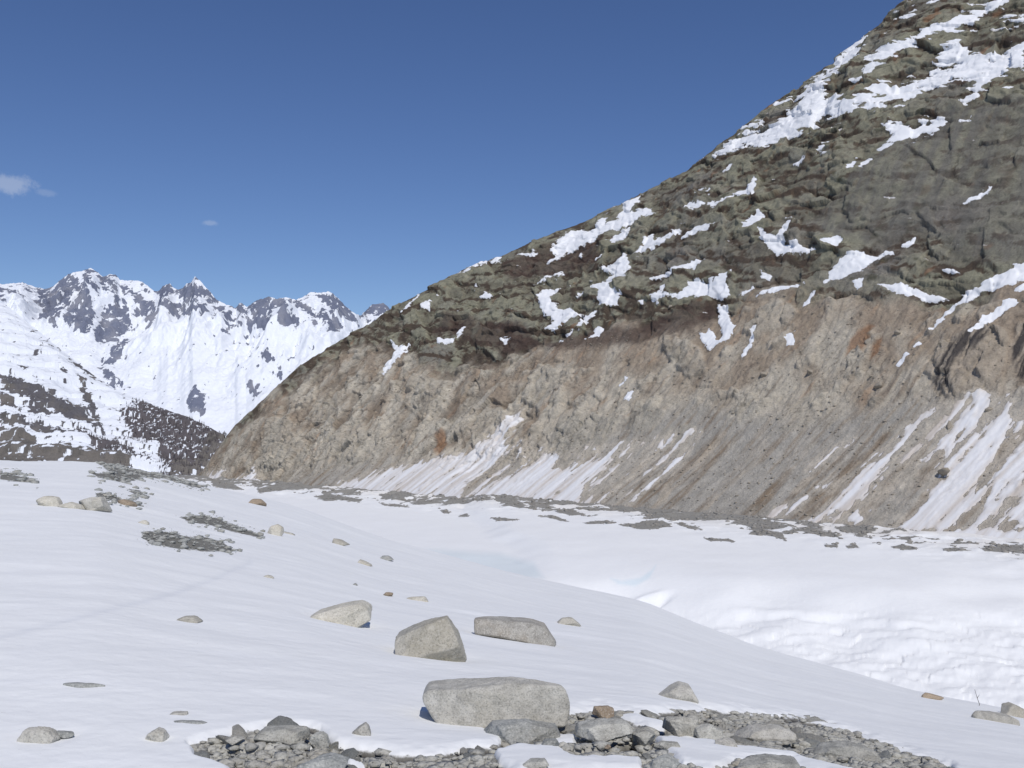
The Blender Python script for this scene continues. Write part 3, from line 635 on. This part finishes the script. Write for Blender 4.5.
allr = np.maximum(np.maximum(r1, r2), np.maximum(r3, sp))
lsn = np.clip(.5-allr/7, 0, 1)
lcol = np.zeros(LXm.shape+(3,), np.float32) + np.array((.125, .12, .13), np.float32)  # rock tone lightened to paint in the valley haze
lcol = mixc(lcol, (.175, .16, .15), smooth(-.1, .4, fbm(LXm/50, Yr/50, 0, 3, 147)))
lcol = mixc(lcol, (.175, .16, .145), smooth(-1, 1, r2))
lcol = mixc(lcol, (.115, .108, .10), smooth(0, .35, fbm(LXm/30, Yr/60, LZ/10, 4, 149))*.8)
lcol = mixc(lcol, (.125, .112, .118), smooth(-1, 1, r3)*(1-smooth(-1, 1, r2)))
lsc = np.zeros(LXm.shape+(3,), np.float32) + np.array((.76, .79, .84), np.float32)
M_spur = terrain_mat('spur_rock_and_snow', .06, .7, .15, .6, 1.0, 4.0, .15, edge_w=.06)
grid_mesh('valley_hillside', LXm, Yr, LZ2, {'rockcol': lcol, 'snowcol': lsc, 'snow': lsn}, M_spur)

# larch wood on the hillside: one far-off mass
def simple_mat(name, col, rough=.9, var=.4, scale=3.0, bump=0):
    m, t, b = new_mat(name, rough)
    tc = t.n('ShaderNodeTexCoord').outputs['Object']
    n = t.noise(tc, scale, 5, .65)
    mul = t.n('ShaderNodeCombineXYZ'); f = t.math('MULTIPLY_ADD', t.math('SUBTRACT', n, .5), var*2, 1)
    for i in range(3): t.l(f, mul.inputs[i])
    t.l(t.mix(1.0, col, mul.outputs[0], 'MULTIPLY'), b.inputs['Base Color'])
    if bump:
        bp = t.n('ShaderNodeBump'); bp.inputs['Distance'].default_value = bump; t.l(n, bp.inputs['Height']); t.l(bp.outputs[0], b.inputs['Normal'])
    return m
def mesh_from(name, verts, faces, mat, smooth_=False):
    me = bpy.data.meshes.new(name); me.from_pydata([tuple(v) for v in verts], [], faces); me.update()
    if smooth_: me.polygons.foreach_set('use_smooth', [True]*len(me.polygons))
    me.materials.append(mat); o = bpy.data.objects.new(name, me); C.objects.link(o); return o
vs, fs = [], []
fr = np.argwhere(((r3 > -1.5) | ((lpx > 120) & (lpx < 235) & (lpy > 385) & (fbm(LXm/60, Yr/60, 0, 3, 150) > .1))) & (tv < .97) & (tv > .02))
pick = fr[rng.choice(len(fr), 1500)]
for i, j in pick:
    x, y, z = LXm[i, j]+rng.normal()*4, Yr[i, j]+rng.normal()*4, LZ2[i, j]-.5
    h = rng.uniform(5, 11); w = h*rng.uniform(.13, .22)
    for k in range(3):
        z0 = z + h*(.12+.27*k); z1 = z + h*(.55+.24*k if k < 2 else 1.0); ww = w*(1-.27*k); b = len(vs); off = rng.uniform(0, 6)
        for q in range(6):
            a = off+q*math.pi/3; rr_ = ww*rng.uniform(.55, 1.25); vs.append((x+rr_*math.cos(a), y+rr_*math.sin(a), z0+rng.uniform(-.1, .1)*h))
        vs.append((x, y, z1))
        for q in range(6): fs.append((b+q, b+(q+1) % 6, b+6))
    b = len(vs)
    for q in range(3): a = q*2.09; vs.append((x+.25*math.cos(a), y+.25*math.sin(a), z-.5))
    vs.append((x, y, z+h*.5))
    for q in range(3): fs.append((b+q, b+(q+1) % 3, b+3))
fo = mesh_from('larch_wood', vs, fs, simple_mat('bare_larch', (.11, .098, .10), var=.5, scale=.05))  # tree colour lightened, with haze painted in
fo['kind'] = 'stuff'; fo['label'] = 'dark leafless larch wood scattered over the snowy hillside in the valley'; fo['category'] = 'wood'

# ---------------------------------------------------------------- BOULDERS
def granite(name, base, dark, speck=260, dirty=.5, stain=(.30, .25, .16)):
    m, t, b = new_mat(name, .85)
    tc = t.n('ShaderNodeTexCoord').outputs['Object']
    oi = t.n('ShaderNodeObjectInfo')
    v = t.n('ShaderNodeVectorMath', operation='MULTIPLY_ADD'); t.l(tc, v.inputs[0]); v.inputs[1].default_value = (1, 1, 1)
    rv = t.n('ShaderNodeCombineXYZ'); t.l(t.math('MULTIPLY', oi.outputs['Random'], 40), rv.inputs[0]); t.l(rv.outputs[0], v.inputs[2])
    vec = v.outputs[0]
    sp = t.noise(vec, speck, 3, .7); md = t.noise(vec, speck*.12, 6, .7); lg = t.noise(vec, 2.2, 4, .6)
    vo = t.n('ShaderNodeTexVoronoi'); vo.inputs['Scale'].default_value = speck*.45; t.l(vec, vo.inputs['Vector'])
    c = t.mix(t.ramp(md, .35, .68), base, dark)
    c = t.mix(t.math('MULTIPLY', t.ramp(lg, .45, .7), dirty), c, stain)
    c = t.mix(t.math('MULTIPLY', t.ramp(t.noise(vec, 9, 5, .7), .5, .64), .45), c, dark)
    c = t.mix(t.math('MULTIPLY', t.ramp(sp, .52, .66), .4), c, (.05, .05, .048))
    c = t.mix(t.math('MULTIPLY', t.ramp(sp, .46, .34), .5), c, (.62, .60, .55))
    hue = t.math('MULTIPLY_ADD', oi.outputs['Random'], .35, .82)
    hc = t.n('ShaderNodeCombineXYZ')
    for i in range(3): t.l(hue, hc.inputs[i])
    t.l(t.mix(1.0, c, hc.outputs[0], 'MULTIPLY'), b.inputs['Base Color'])
    bp = t.n('ShaderNodeBump'); bp.inputs['Distance'].default_value = .02
    hh = t.math('ADD', t.math('MULTIPLY', md, 1.2), t.math('MULTIPLY', sp, .25)); t.l(hh, bp.inputs['Height']); t.l(bp.outputs[0], b.inputs['Normal'])
    return m
G_pale = granite('pale_granite', (.58, .56, .50), (.40, .385, .34), 90, .3, (.42,.38,.28))
G_tan = granite('tan_granite', (.60, .57, .49), (.43, .41, .345), 60, .4, (.42, .37, .27))
G_mid = granite('grey_brown_granite', (.40, .385, .345), (.27, .255, .225), 60, .4, (.36, .31, .24))
G_grey = granite('grey_schist', (.40, .405, .38), (.25, .26, .245), 70, .4, (.30, .27, .21))
G_rub = granite('rubble_granite', (.58, .57, .51), (.33, .325, .29), 110, .35, (.34, .29, .21))
G_ora = granite('rusty_granite', (.42, .33, .235), (.28, .22, .16), 110, .4)

import bmesh
_ico = {}
def ico(n):
    if n not in _ico:
        bm = bmesh.new(); bmesh.ops.create_icosphere(bm, subdivisions=n, radius=1)
        v = np.array([x.co[:] for x in bm.verts]); f = [[q.index for q in p.verts] for p in bm.faces]; bm.free()
        _ico[n] = (v, f)
    return _ico[n]
def polytope(planes, ext, sub=4, k=26, rough=.03, seed=0, facets=7, fk=.10):
    """closed rock: rounded intersection of half-spaces, chipped by random facets and roughened"""
    d, f = ico(sub); rs = np.random.default_rng(seed)
    p = d*np.array(ext); u = p/np.linalg.norm(p, axis=1)[:, None]
    N = [np.array(n, float)/np.linalg.norm(n) for n, h in planes]; Hh = [h for n, h in planes]
    sup = lambda n: min(np.linalg.norm(np.array(ext)*n), 1e9)
    for _ in range(facets):
        n = rs.normal(size=3); n /= np.linalg.norm(n); N.append(n); Hh.append(sup(n)*(1.02-fk*rs.random()*2))
    q = np.zeros(len(u)); sc_ = 1.0/np.mean(ext)
    inv = np.zeros(len(u))
    for n, h in zip(N, Hh):
        c = np.maximum(u@n, 0)/h
        inv += (c/sc_)**k
    r = 1/(inv**(1/k)*sc_)
    P = u*r[:, None]
    m = float(np.mean(ext)); s = seed*3.1
    nz = 1.6*fbm(P[:,0]/m*1.3+s, P[:,1]/m*1.3, P[:,2]/m*1.3, 3, 200) + .9*fbm(P[:,0]/m*5+s, P[:,1]/m*5, P[:,2]/m*5, 4, 201)
    nz = nz + .5*fbm(P[:,0]/m*14+s, P[:,1]/m*14, P[:,2]/m*14, 3, 202)
    P = P + u*(nz*rough*m)[:, None]
    return P, f
def rock_obj(name, P, f, loc, mat, label, cat='rock', group=None):
    me = bpy.data.meshes.new(name); me.from_pydata(P.tolist(), [], f); me.update()
    me.polygons.foreach_set('use_smooth', [True]*len(me.polygons)); me.materials.append(mat)
    o = bpy.data.objects.new(name, me); C.objects.link(o); o.location = loc
    o['label'] = label; o['category'] = cat
    if group: o['group'] = group
    return o
nseed = [1]
def outline_rock(pts, mat, label, name='boulder', depth=None, sub=4, cat='boulder', base=None, rough=.035, k=26, facets=7, group=None, top_tilt=.5, sink=.2, fk=.10):
    pts = np.array(pts, float); px0 = pts[:,0].mean(); pyb = pts[:,1].max() if base is None else base
    w = np.ptp(pts[:,0]); h = np.ptp(pts[:,1])
    gx, gy, gz = hit((pts[:,0].min()+pts[:,0].max())/2, pyb)
    wm = w/F*gy; dm = (depth if depth else .65)*wm
    Yc = gy + dm*.42
    W = np.array([[ray(a, b)[0]/ray(a, b)[1]*Yc, ray(a, b)[2]/ray(a, b)[1]*Yc] for a, b in pts])
    c = np.array([(W[:,0].min()+W[:,0].max())/2, (W[:,1].min()*.6+W[:,1].max()*.4)])
    planes = []; Q = np.roll(W, -1, axis=0)
    for a, b in zip(W, Q):
        e = b-a; n = np.array([e[1], -e[0]]); L = np.hypot(*n)
        if L < 1e-9: continue
        n = n/L; hh = (a-c)@n
        if hh < 0: n, hh = -n, -hh
        if n[1] < -.75: hh = hh*1.0 + sink*np.ptp(W[:,1]) + .25*dm*.3
        planes.append(((n[0], 0, n[1]), max(hh, .02*wm)))
    hgt = np.ptp(W[:,1])
    rs = random.Random(nseed[0])
    planes += [((rs.uniform(-.15, .15), -1, .30), dm*.5), ((rs.uniform(-.2, .2), 1, .3), dm*.5), ((rs.uniform(-.5,-.2), -1, top_tilt), dm*.55), ((rs.uniform(.2,.5), -1, top_tilt), dm*.55), ((0, -.6, 1), hgt*.62)]
    P, f = polytope(planes, (wm/2, dm/2, max(hgt*.6, wm*.12)), sub, k, rough, nseed[0], facets, fk); nseed[0] += 1
    return rock_obj(name, P, f, (c[0], Yc, c[1]), mat, label, cat, group)

outline_rock([(421,719),(422,694),(428,688),(510,680),(520,679),(545,682),(560,683),(568,692),(571,714),(566,722)], G_pale, 'largest pale speckled granite block, long and low, at the rubble edge', depth=.36, sub=6, k=44, rough=.03, facets=5, top_tilt=.3)
outline_rock([(398,651),(396,637),(411,629),(430,621),(447,617),(457,632),(466,655),(440,657)], G_tan, 'tall angular tan granite boulder with a sloping left side, alone on the central snow', depth=.6, sub=6, k=60, rough=.03, facets=3, top_tilt=.9)
outline_rock([(475,634),(474,619),(484,618),(530,621),(545,626),(553,639),(510,640)], G_mid, 'long flat-topped grey-brown boulder to the right of the tall angular one', depth=.5, sub=5, k=50, rough=.02, facets=4)
outline_rock([(302,621),(318,612),(340,606),(360,603),(368,608),(371,621)], G_tan, 'low tan boulder half buried in snow left of the tall angular one', depth=.6, sub=5, k=50)
outline_rock([(660,694),(670,688),(680,684),(690,686),(697,699)], G_pale, 'small pyramid-shaped pale boulder on the snow just above the right part of the rubble', depth=.8, sub=5, k=50)
outline_rock([(555,625),(562,618),(572,618),(581,625)], G_tan, 'small low tan stone right of the long flat-topped boulder', sub=4)
outline_rock([(173,621),(183,617),(193,617),(201,622)], G_tan, 'thin tan stone tip showing in the snow left of the low tan boulder', sub=4)
outline_rock([(36,501),(44,496),(58,497),(62,504),(52,506)], G_tan, 'flat tan boulder at the left, first of a row of three on the snow ridge', sub=4)
outline_rock([(60,505),(70,502),(80,505),(82,508)], G_tan, 'smallest flat stone in the row of three on the left snow ridge', sub=4)
outline_rock([(79,509),(80,501),(90,497),(102,497),(107,509)], G_pale, 'blocky pale boulder ending the row of three on the left snow ridge', sub=5, k=50)
outline_rock([(98,495),(105,494),(113,495),(112,497)], G_tan, 'thin flat tan slab on the left snow ridge behind the blocky boulder', sub=3)
outline_rock([(118,500),(124,499),(132,502),(138,506),(126,505)], G_ora, 'thin rusty-brown slab on the left snow ridge right of the blocky boulder', sub=3)
outline_rock([(137,523),(143,520),(149,521),(149,524)], G_tan, 'little tan stone above the dark rubble strip on the left snow slope', sub=3)
outline_rock([(249,503),(252,499),(260,499),(267,505)], G_ora, 'rusty stone at the crest of the snow slope near the foot of the mountainside', sub=4)
outline_rock([(267,533),(271,526),(278,524),(283,527),(284,535)], G_tan, 'rounded tan boulder standing right of the upper rubble strip', sub=4, k=40)
outline_rock([(331,545),(334,538),(341,540),(349,545)], G_tan, 'tan wedge-shaped stone on the snow right of the upper rubble strip', sub=4)
outline_rock([(378,560),(382,556),(388,556),(395,560)], G_grey, 'small dark grey stone on snow at the brow of the slope', sub=4)
outline_rock([(356,565),(360,559),(366,562),(374,565)], G_tan, 'small tan wedge stone left of the small dark grey one at the brow', sub=4)
outline_rock([(352,585),(355,583),(358,585)], G_grey, 'tiny dark stone above the low tan boulder', sub=3)
outline_rock([(383,595),(386,592),(393,593),(393,596)], G_ora, 'tiny orange-brown stone between the tall boulder and the brow', sub=3)
outline_rock([(407,598),(413,597),(424,597),(429,601)], G_tan, 'thin flat tan stone above the tall angular boulder', sub=3)
outline_rock([(262,577),(267,575),(274,577),(270,578)], G_tan, 'thin brown stone flake alone on the middle of the left snow slope', sub=3)
outline_rock([(282,531),(286,532),(295,534),(290,534)], G_tan, 'tiny flake of stone just right of the rounded tan boulder', sub=3)
outline_rock([(58,685),(72,683.5),(95,684),(111,686.5),(90,687.5)], G_grey, 'long dark sliver of rock barely breaking the snow at the lower left', depth=.2, sub=4)
outline_rock([(21,738),(27,728),(38,727),(52,730),(62,740),(40,741)], G_pale, 'knobbly pale rock breaking the snow at the lower left corner', depth=.5, sub=5, rough=.07)
outline_rock([(48,736),(56,731),(68,732),(75,734),(62,737)], G_grey, 'thin flat grey slab leaning behind the knobbly rock at the lower left', depth=.3, sub=4, rough=.06)
outline_rock([(146,740),(149,733),(158,728),(166,731),(168,740)], G_pale, 'small rounded pale stone left of the foreground rubble', depth=.8, sub=5, rough=.05)
outline_rock([(165,716),(172,713),(187,712),(188,716)], G_pale, 'small pale stone on snow, upper of two beside each other left of the rubble', sub=4)
outline_rock([(171,722),(180,721),(200,722),(206,724),(185,724)], G_grey, 'thin dark slab, lower of two stones left of the rubble', depth=.3, sub=4)
outline_rock([(352,733),(358,728),(367,722),(372,735)], G_pale, 'small pointed pale stone on the snow tongue left of the largest block', depth=.8, sub=5, k=60)
outline_rock([(921,695),(923,692),(935,695),(944,698),(938,699)], G_ora, 'thin brownish slab lying on the snow edge at the right', depth=.4, sub=4)
outline_rock([(973,715),(975,711),(990,712),(1010,716),(1022,722),(1000,721)], G_pale, 'long thin pale slab on the snow at the right border', depth=.3, sub=5)
outline_rock([(1000,713),(1007,706),(1013,704),(1024,709),(1036,717)], G_tan, 'tan pyramid-topped rock behind the long slab at the right border', depth=.6, sub=5, k=50)

# named rocks of the rubble field
R = [
 ([(257,743),(256,731),(262,724),(285,721),(303,724),(310,733),(304,742),(280,744)], G_rub, 'rounded knobbly grey rock jutting over a dark gap at the left end of the rubble', 'boulder'),
 ([(292,766),(303,754),(332,748),(350,758),(352,770),(320,775)], G_grey, 'dark grey rock in front of the rounded knobbly one at the left of the rubble', 'rock'),
 ([(308,735),(312,729),(322,727),(332,738),(320,744)], G_rub, 'small grey stone directly right of the rounded knobbly rock', 'rock'),
 ([(225,738),(235,732),(243,736),(232,743)], G_pale, 'small whitish stone left of the rounded knobbly rock', 'rock'),
 ([(487,730),(492,718),(525,713),(556,722),(560,734),(530,737)], G_grey, 'dark greenish slab leaning against the foot of the largest pale block', 'rock'),
 ([(476,715),(485,707),(500,707),(508,716)], G_grey, 'dark stone at the foot of the largest pale block, left of the greenish slab', 'rock'),
 ([(577,733),(579,725),(600,717),(625,716),(634,721),(627,728),(600,735)], G_rub, 'broad slab propped over a black hollow in the middle of the rubble', 'slab'),
 ([(628,740),(632,728),(645,723),(655,729),(658,739),(645,742)], G_rub, 'rounded grey stone right of the propped slab', 'rock'),
 ([(593,712),(594,706),(608,705),(614,708),(614,715)], G_ora, 'small rusty brown stone above the propped slab', 'rock'),
 ([(648,765),(652,752),(665,747),(678,756),(684,770)], G_grey, 'dark bluish pyramid rock at the bottom, right of the propped slab', 'rock'),
 ([(605,746),(608,743),(612,745),(611,748)], G_ora, 'bright orange pebble below the propped slab', 'pebble'),
 ([(712,744),(714,737),(725,734),(735,738),(736,746)], G_pale, 'pale rock beside the snow patch in the right of the rubble', 'rock'),
 ([(655,745),(662,740),(678,741),(680,746)], G_rub, 'flat pale stone lying on the snow patch right of the propped slab', 'rock'),
 ([(664,730),(666,712),(682,707),(697,710),(700,725),(690,733)], G_rub, 'upright grey rock where the upper snow edge meets the right of the rubble', 'rock'),
 ([(692,735),(695,722),(710,718),(722,726),(720,737)], G_rub, 'grey rock next to the upright one, right of the middle of the rubble', 'rock'),
 ([(742,734),(752,725),(776,720),(794,727),(796,736),(770,739)], G_pale, 'large pale rock under the upper snow edge in the right of the rubble', 'rock'),
 ([(733,767),(742,760),(770,756),(798,760),(808,769),(770,772)], G_rub, 'broad low rock at the bottom right of the rubble', 'rock'),
 ([(818,749),(828,742),(850,738),(874,746),(878,753),(845,756)], G_rub, 'flat grey rock at the thinning right end of the rubble', 'rock'),
 ([(540,745),(545,738),(556,737),(560,745)], G_grey, 'dark stone poking from the snow below the largest block', 'rock'),
 ([(520,765),(526,760),(545,758),(552,766)], G_rub, 'stone at the bottom edge surrounded by the central snow patch', 'rock'),
]
for p, m, lab, cat in R:
    yb = max(b for a, b in p); p = [(a, yb-(yb-b)*(.64 if yb > 725 else .85)) for a, b in p]
    prop = lab.startswith('broad slab propped')
    outline_rock(p, m, lab, name=('slab' if cat == 'slab' else 'pebble' if cat == 'pebble' else 'rock'), depth=.7, sub=5, cat=cat, sink=(0 if prop else .2), base=(741 if prop else None), rough=.06, k=90, facets=6, fk=.2)

# loose rubble: individual rocks copied from a dozen shapes
def rub_mesh(i, sub=4):
    rs = np.random.default_rng(500+i); e = (1, rs.uniform(.5, .95), rs.uniform(.28, .6))
    return polytope([], e, sub, 110, .045, 500+i, 18, .3)
protos = []
for i in range(12):
    P, f = rub_mesh(i); me = bpy.data.meshes.new('rubble_rock'); me.from_pydata(P.tolist(), [], f); me.update()
    me.polygons.foreach_set('use_smooth', [True]*len(me.polygons)); me.materials.append([G_rub, G_grey, G_rub, G_pale][i % 4]); protos.append(me)
def near_val(px, py):
    h_ = hit(px, py); return h_, float(bare_near(np.array([px], float), np.array([py], float), np.array([h_[0]]), np.array([h_[1]]))[0])
cnt = 0; proto_obj = None
while cnt < 290:
    px, py = rng.uniform(192, 975), rng.uniform(706, 790)
    (x, y, z), v = near_val(px, py)
    if v < 1.0: continue
    s = (.028 + .075*rng.random()**1.8)*(y/5.2)
    if proto_obj is None:
        o = bpy.data.objects.new('rubble_rock', protos[0]); proto_obj = o
    else:
        o = proto_obj.copy(); o.data = protos[cnt % 12]
    C.objects.link(o)
    o.location = (x, y, z+s*.06); o.scale = (s*rng.uniform(.8, 1.3), s, s*rng.uniform(.35, .7)); o.rotation_euler = (rng.normal()*.22, rng.normal()*.22, rng.uniform(0, 6.28))
    o['label'] = 'small rough grey granite rock among many in the foreground rubble band'; o['category'] = 'rock'; o['group'] = 'loose rocks of the foreground rubble band'
    cnt += 1

def scatter(name, pts, sizes, mat, sub=1, seed=5, flat=.55):
    d, f = ico(sub); f = np.array(f); n = len(pts); rs = np.random.default_rng(seed)
    base = d[None]*rs.uniform(.65, 1.2, (n, len(d), 1))
    sc3 = np.stack([rs.uniform(.7, 1.3, n), rs.uniform(.7, 1.2, n), rs.uniform(.5, 1, n)*flat], 1)*np.asarray(sizes)[:, None]
    base = base*sc3[:, None]; a = rs.uniform(0, 6.28, n); ca, sa = np.cos(a)[:, None], np.sin(a)[:, None]
    bx_ = base[..., 0]*ca-base[..., 1]*sa; by_ = base[..., 0]*sa+base[..., 1]*ca
    co = np.stack([bx_, by_, base[..., 2]], -1) + np.asarray(pts)[:, None]
    co = co.reshape(-1, 3).astype(np.float32); F_ = (f[None]+np.arange(n)[:, None, None]*len(d)).reshape(-1, 3).astype(np.int32)
    me = bpy.data.meshes.new(name); me.vertices.add(len(co)); me.vertices.foreach_set('co', co.ravel())
    me.loops.add(F_.size); me.loops.foreach_set('vertex_index', F_.ravel()); me.polygons.add(len(F_)); me.polygons.foreach_set('loop_start', np.arange(0, F_.size, 3, dtype=np.int32))
    me.update(calc_edges=True); me.materials.append(mat)
    o = bpy.data.objects.new(name, me); C.objects.link(o); o['kind'] = 'stuff'; return o
# gravel between the rocks
ok = np.argwhere(nm & (undercut_shade < .35) & (bn > -.2) & (gpy < 800) & (gpx > 150) & (gpx < 1010)); w = rr[ok[:,0]]
sel = ok[rng.choice(len(ok), 15000)]
pts = np.stack([GX[sel[:,0], sel[:,1]]+rng.normal(size=len(sel))*.01, GY[sel[:,0], sel[:,1]], GZ[sel[:,0], sel[:,1]]+.002], 1)
o = scatter('gravel', pts, .006+.048*rng.random(len(pts))**3.2, granite('gravel_stone', (.58, .57, .51), (.38, .37, .33), 60, .4, (.38, .33, .25)))
o['label'] = 'fine grey gravel and grit between the foreground rocks'; o['category'] = 'gravel'
# rubble of the far strips
ok = np.argwhere(fm & (bf > -.3)); out_ = np.argwhere(fm & (bf > -5) & (bf <= -.3)); sel = np.concatenate([ok[rng.choice(len(ok), 2600)], out_[rng.choice(len(out_), 350)]])
pts = np.stack([GX[sel[:,0], sel[:,1]], GY[sel[:,0], sel[:,1]], GZ[sel[:,0], sel[:,1]]+.02], 1)
o = scatter('moraine_rubble', pts, (.02+.20*rng.random(len(pts))**5)*np.clip(rr[sel[:,0]]/45, .5, 1.6), G_grey, sub=1, seed=6)
o['label'] = 'dark strips of broken stone melting out of the left snow slope'; o['category'] = 'rubble'
ok = np.argwhere(mm & (bf > -.6) & (dfm > -20)); sel = ok[rng.choice(len(ok), 2600)]
pts = np.stack([GX[sel[:,0], sel[:,1]], GY[sel[:,0], sel[:,1]], GZ[sel[:,0], sel[:,1]]+.1], 1)
o = scatter('glacier_debris', pts, (.5+2.2*rng.random(len(pts))**4), simple_mat('debris_stone', (.27, .255, .23), var=.4, scale=.3), sub=1, seed=8)
o['label'] = 'grey debris mounds along the glacier margin at the foot of the mountainside'; o['category'] = 'debris'
# scree blocks on the wall
ok = np.argwhere((up < .3) & (msnow < .45) & (V+0*MX < .6) & (mpx < 1100) & (slabs < 1.1)); sel = ok[rng.choice(len(ok), 9000)]
pts = np.stack([DX[sel[:,0], sel[:,1]], DY[sel[:,0], sel[:,1]], DZ[sel[:,0], sel[:,1]]], 1)
wall_stone = simple_mat('wall_stone', (.30, .265, .215), var=.35, scale=.25)
o = scatter('scree', pts, (.4+1.3*rng.random(len(pts))**4), wall_stone, sub=1, seed=9)
o['label'] = 'stony scree scattered over the eroded lower wall of the mountainside'; o['category'] = 'scree'
for px, py, w_, lab in (
 (877, 384, 9, 'pale block sticking out of the brown wall left of the black damp streaks'),
 (809, 371, 7, 'dark boulder stuck in the middle of the brown wall, below the rusty streaks'),
 (763, 374, 11, 'wide flat boulder stuck in the brown wall, leftmost of the large ones right of centre'),
 (942, 475, 9, 'boulder between two dirty snow streaks on the lower right wall'),
 (359, 395, 5, 'small grey boulder near the snow gully high on the left cliff'),
 (671, 307, 5, 'pale boulder resting on dark heather just below the snow patches'),
 (866, 341, 9, 'grey boulder between the rusty streaks high on the brown wall'),
 (897, 333, 9, 'brown-grey boulder below the right end of the long thin snow patch'),
 (988, 410, 7, 'boulder at the top of the broad dirty snow streak on the right'),
 (490, 478, 6, 'boulder resting on the dirty snow apron at the foot of the cliff'),
 (949, 428, 6, 'brownish boulder on scree between the streaks at the right')):
    x, y, z = face_hit(px, py); s = w_/F*y/2; nseed[0] += 1
    P, f = polytope([], (s, s*.8, s*.6), 3, 40, .05, nseed[0]+50, 12, .2)
    rock_obj('boulder', P, f, (x, y, z+s*.15), wall_stone, lab, 'boulder')

# marker stick and small wand near the right brow
def stick():
    x, y, z = hit(981, 706); vs, fs = [], []
    pts = [(-.06, 0, -.15), (-.04, 0, .05), (-.10, 0, .22), (-.16, 0, .44)]; k = .011
    for i, (a, b, c) in enumerate(pts):
        for q in range(6): t_ = q*math.pi/3; vs.append((a+k*(1-.2*i)*math.cos(t_), b+k*(1-.2*i)*math.sin(t_), c))
    for i in range(3):
        for q in range(6): fs.append((i*6+q, i*6+(q+1) % 6, i*6+6+(q+1) % 6, i*6+6+q))
    b = len(vs); vs += [(-.10, -.01, .2), (-.10, .01, .2), (-.10, 0, .225), (-.02, 0, .33)]; fs += [(b, b+1, b+3), (b+1, b+2, b+3), (b+2, b, b+3)]
    fs += [tuple(range(18, 24)), tuple(range(5, -1, -1))]
    o = mesh_from('stick', vs, fs, simple_mat('dead_wood', (.09, .075, .065), scale=40)); o.location = (x, y, z)
    o['label'] = 'thin dark stick standing in the snow above the slab at the right'; o['category'] = 'stick'
stick()

# ---------------------------------------------------------------- SUN, SKY
SUN_EL, SUN_AZ = math.radians(50), math.radians(165)      # azimuth clockwise from +Y: right and behind the camera
sun = bpy.data.lights.new('sun', 'SUN'); sun.energy = 3.0; sun.angle = math.radians(.53); sun.color = (1, .955, .89)
so = bpy.data.objects.new('sun', sun); C.objects.link(so)
from mathutils import Vector
sd = Vector((math.cos(SUN_EL)*math.sin(SUN_AZ), math.cos(SUN_EL)*math.cos(SUN_AZ), math.sin(SUN_EL)))
so.rotation_euler = sd.to_track_quat('Z', 'Y').to_euler()
W = bpy.data.worlds.new('World'); sc.world = W; W.use_nodes = True
t = NT(W.node_tree); bg = W.node_tree.nodes['Background']
sky = t.n('ShaderNodeTexSky', sky_type='NISHITA', sun_disc=False); sky.sun_elevation = SUN_EL; sky.sun_rotation = SUN_AZ
sky.altitude = 1900; sky.air_density = 1.0; sky.dust_density = .3; sky.ozone_density = 3.0
tc = t.n('ShaderNodeTexCoord').outputs['Generated']
def cloud(px, py, rx, ry, dens):
    d = Vector(ray(px, py)).normalized()
    sub = t.n('ShaderNodeVectorMath', operation='SUBTRACT'); t.l(tc, sub.inputs[0]); sub.inputs[1].default_value = d
    mp = t.n('ShaderNodeMapping'); t.l(sub.outputs[0], mp.inputs[0]); mp.inputs['Scale'].default_value = (1/rx, 1/rx, 1/ry)
    ln = t.n('ShaderNodeVectorMath', operation='LENGTH'); t.l(mp.outputs[0], ln.inputs[0])
    n = t.noise(tc, 85, 7, .7)
    v = t.math('SUBTRACT', t.math('MULTIPLY_ADD', n, 1.8, .1), ln.outputs['Value'])
    return t.math('MULTIPLY', t.ramp(v, 0.0, .75), dens)
c1 = cloud(6, 184, .025, .011, .26); c2 = cloud(46, 193, .012, .004, .10); c3 = cloud(209, 223, .010, .0035, .16)
cf = t.math('MAXIMUM', c1, t.math('MAXIMUM', c2, c3))
hsv = t.n('ShaderNodeHueSaturation'); hsv.inputs['Saturation'].default_value = 1.13; hsv.inputs['Hue'].default_value = .511; hsv.inputs['Value'].default_value = .77; t.l(sky.outputs[0], hsv.inputs['Color'])
t.l(t.mix(cf, hsv.outputs[0], (6.5, 6.8, 7.3)), bg.inputs['Color']); bg.inputs['Strength'].default_value = .115

cam = bpy.data.cameras.new('camera'); co_ = bpy.data.objects.new('camera', cam); C.objects.link(co_)
cam.sensor_width = 36; cam.lens = F*36/1024; cam.clip_start = .1; cam.clip_end = 60000
co_.rotation_euler = (math.pi/2+PITCH, 0, 0); sc.camera = co_
sc.view_settings.view_transform = 'Standard'; sc.view_settings.look = 'None'; sc.view_settings.exposure = 0
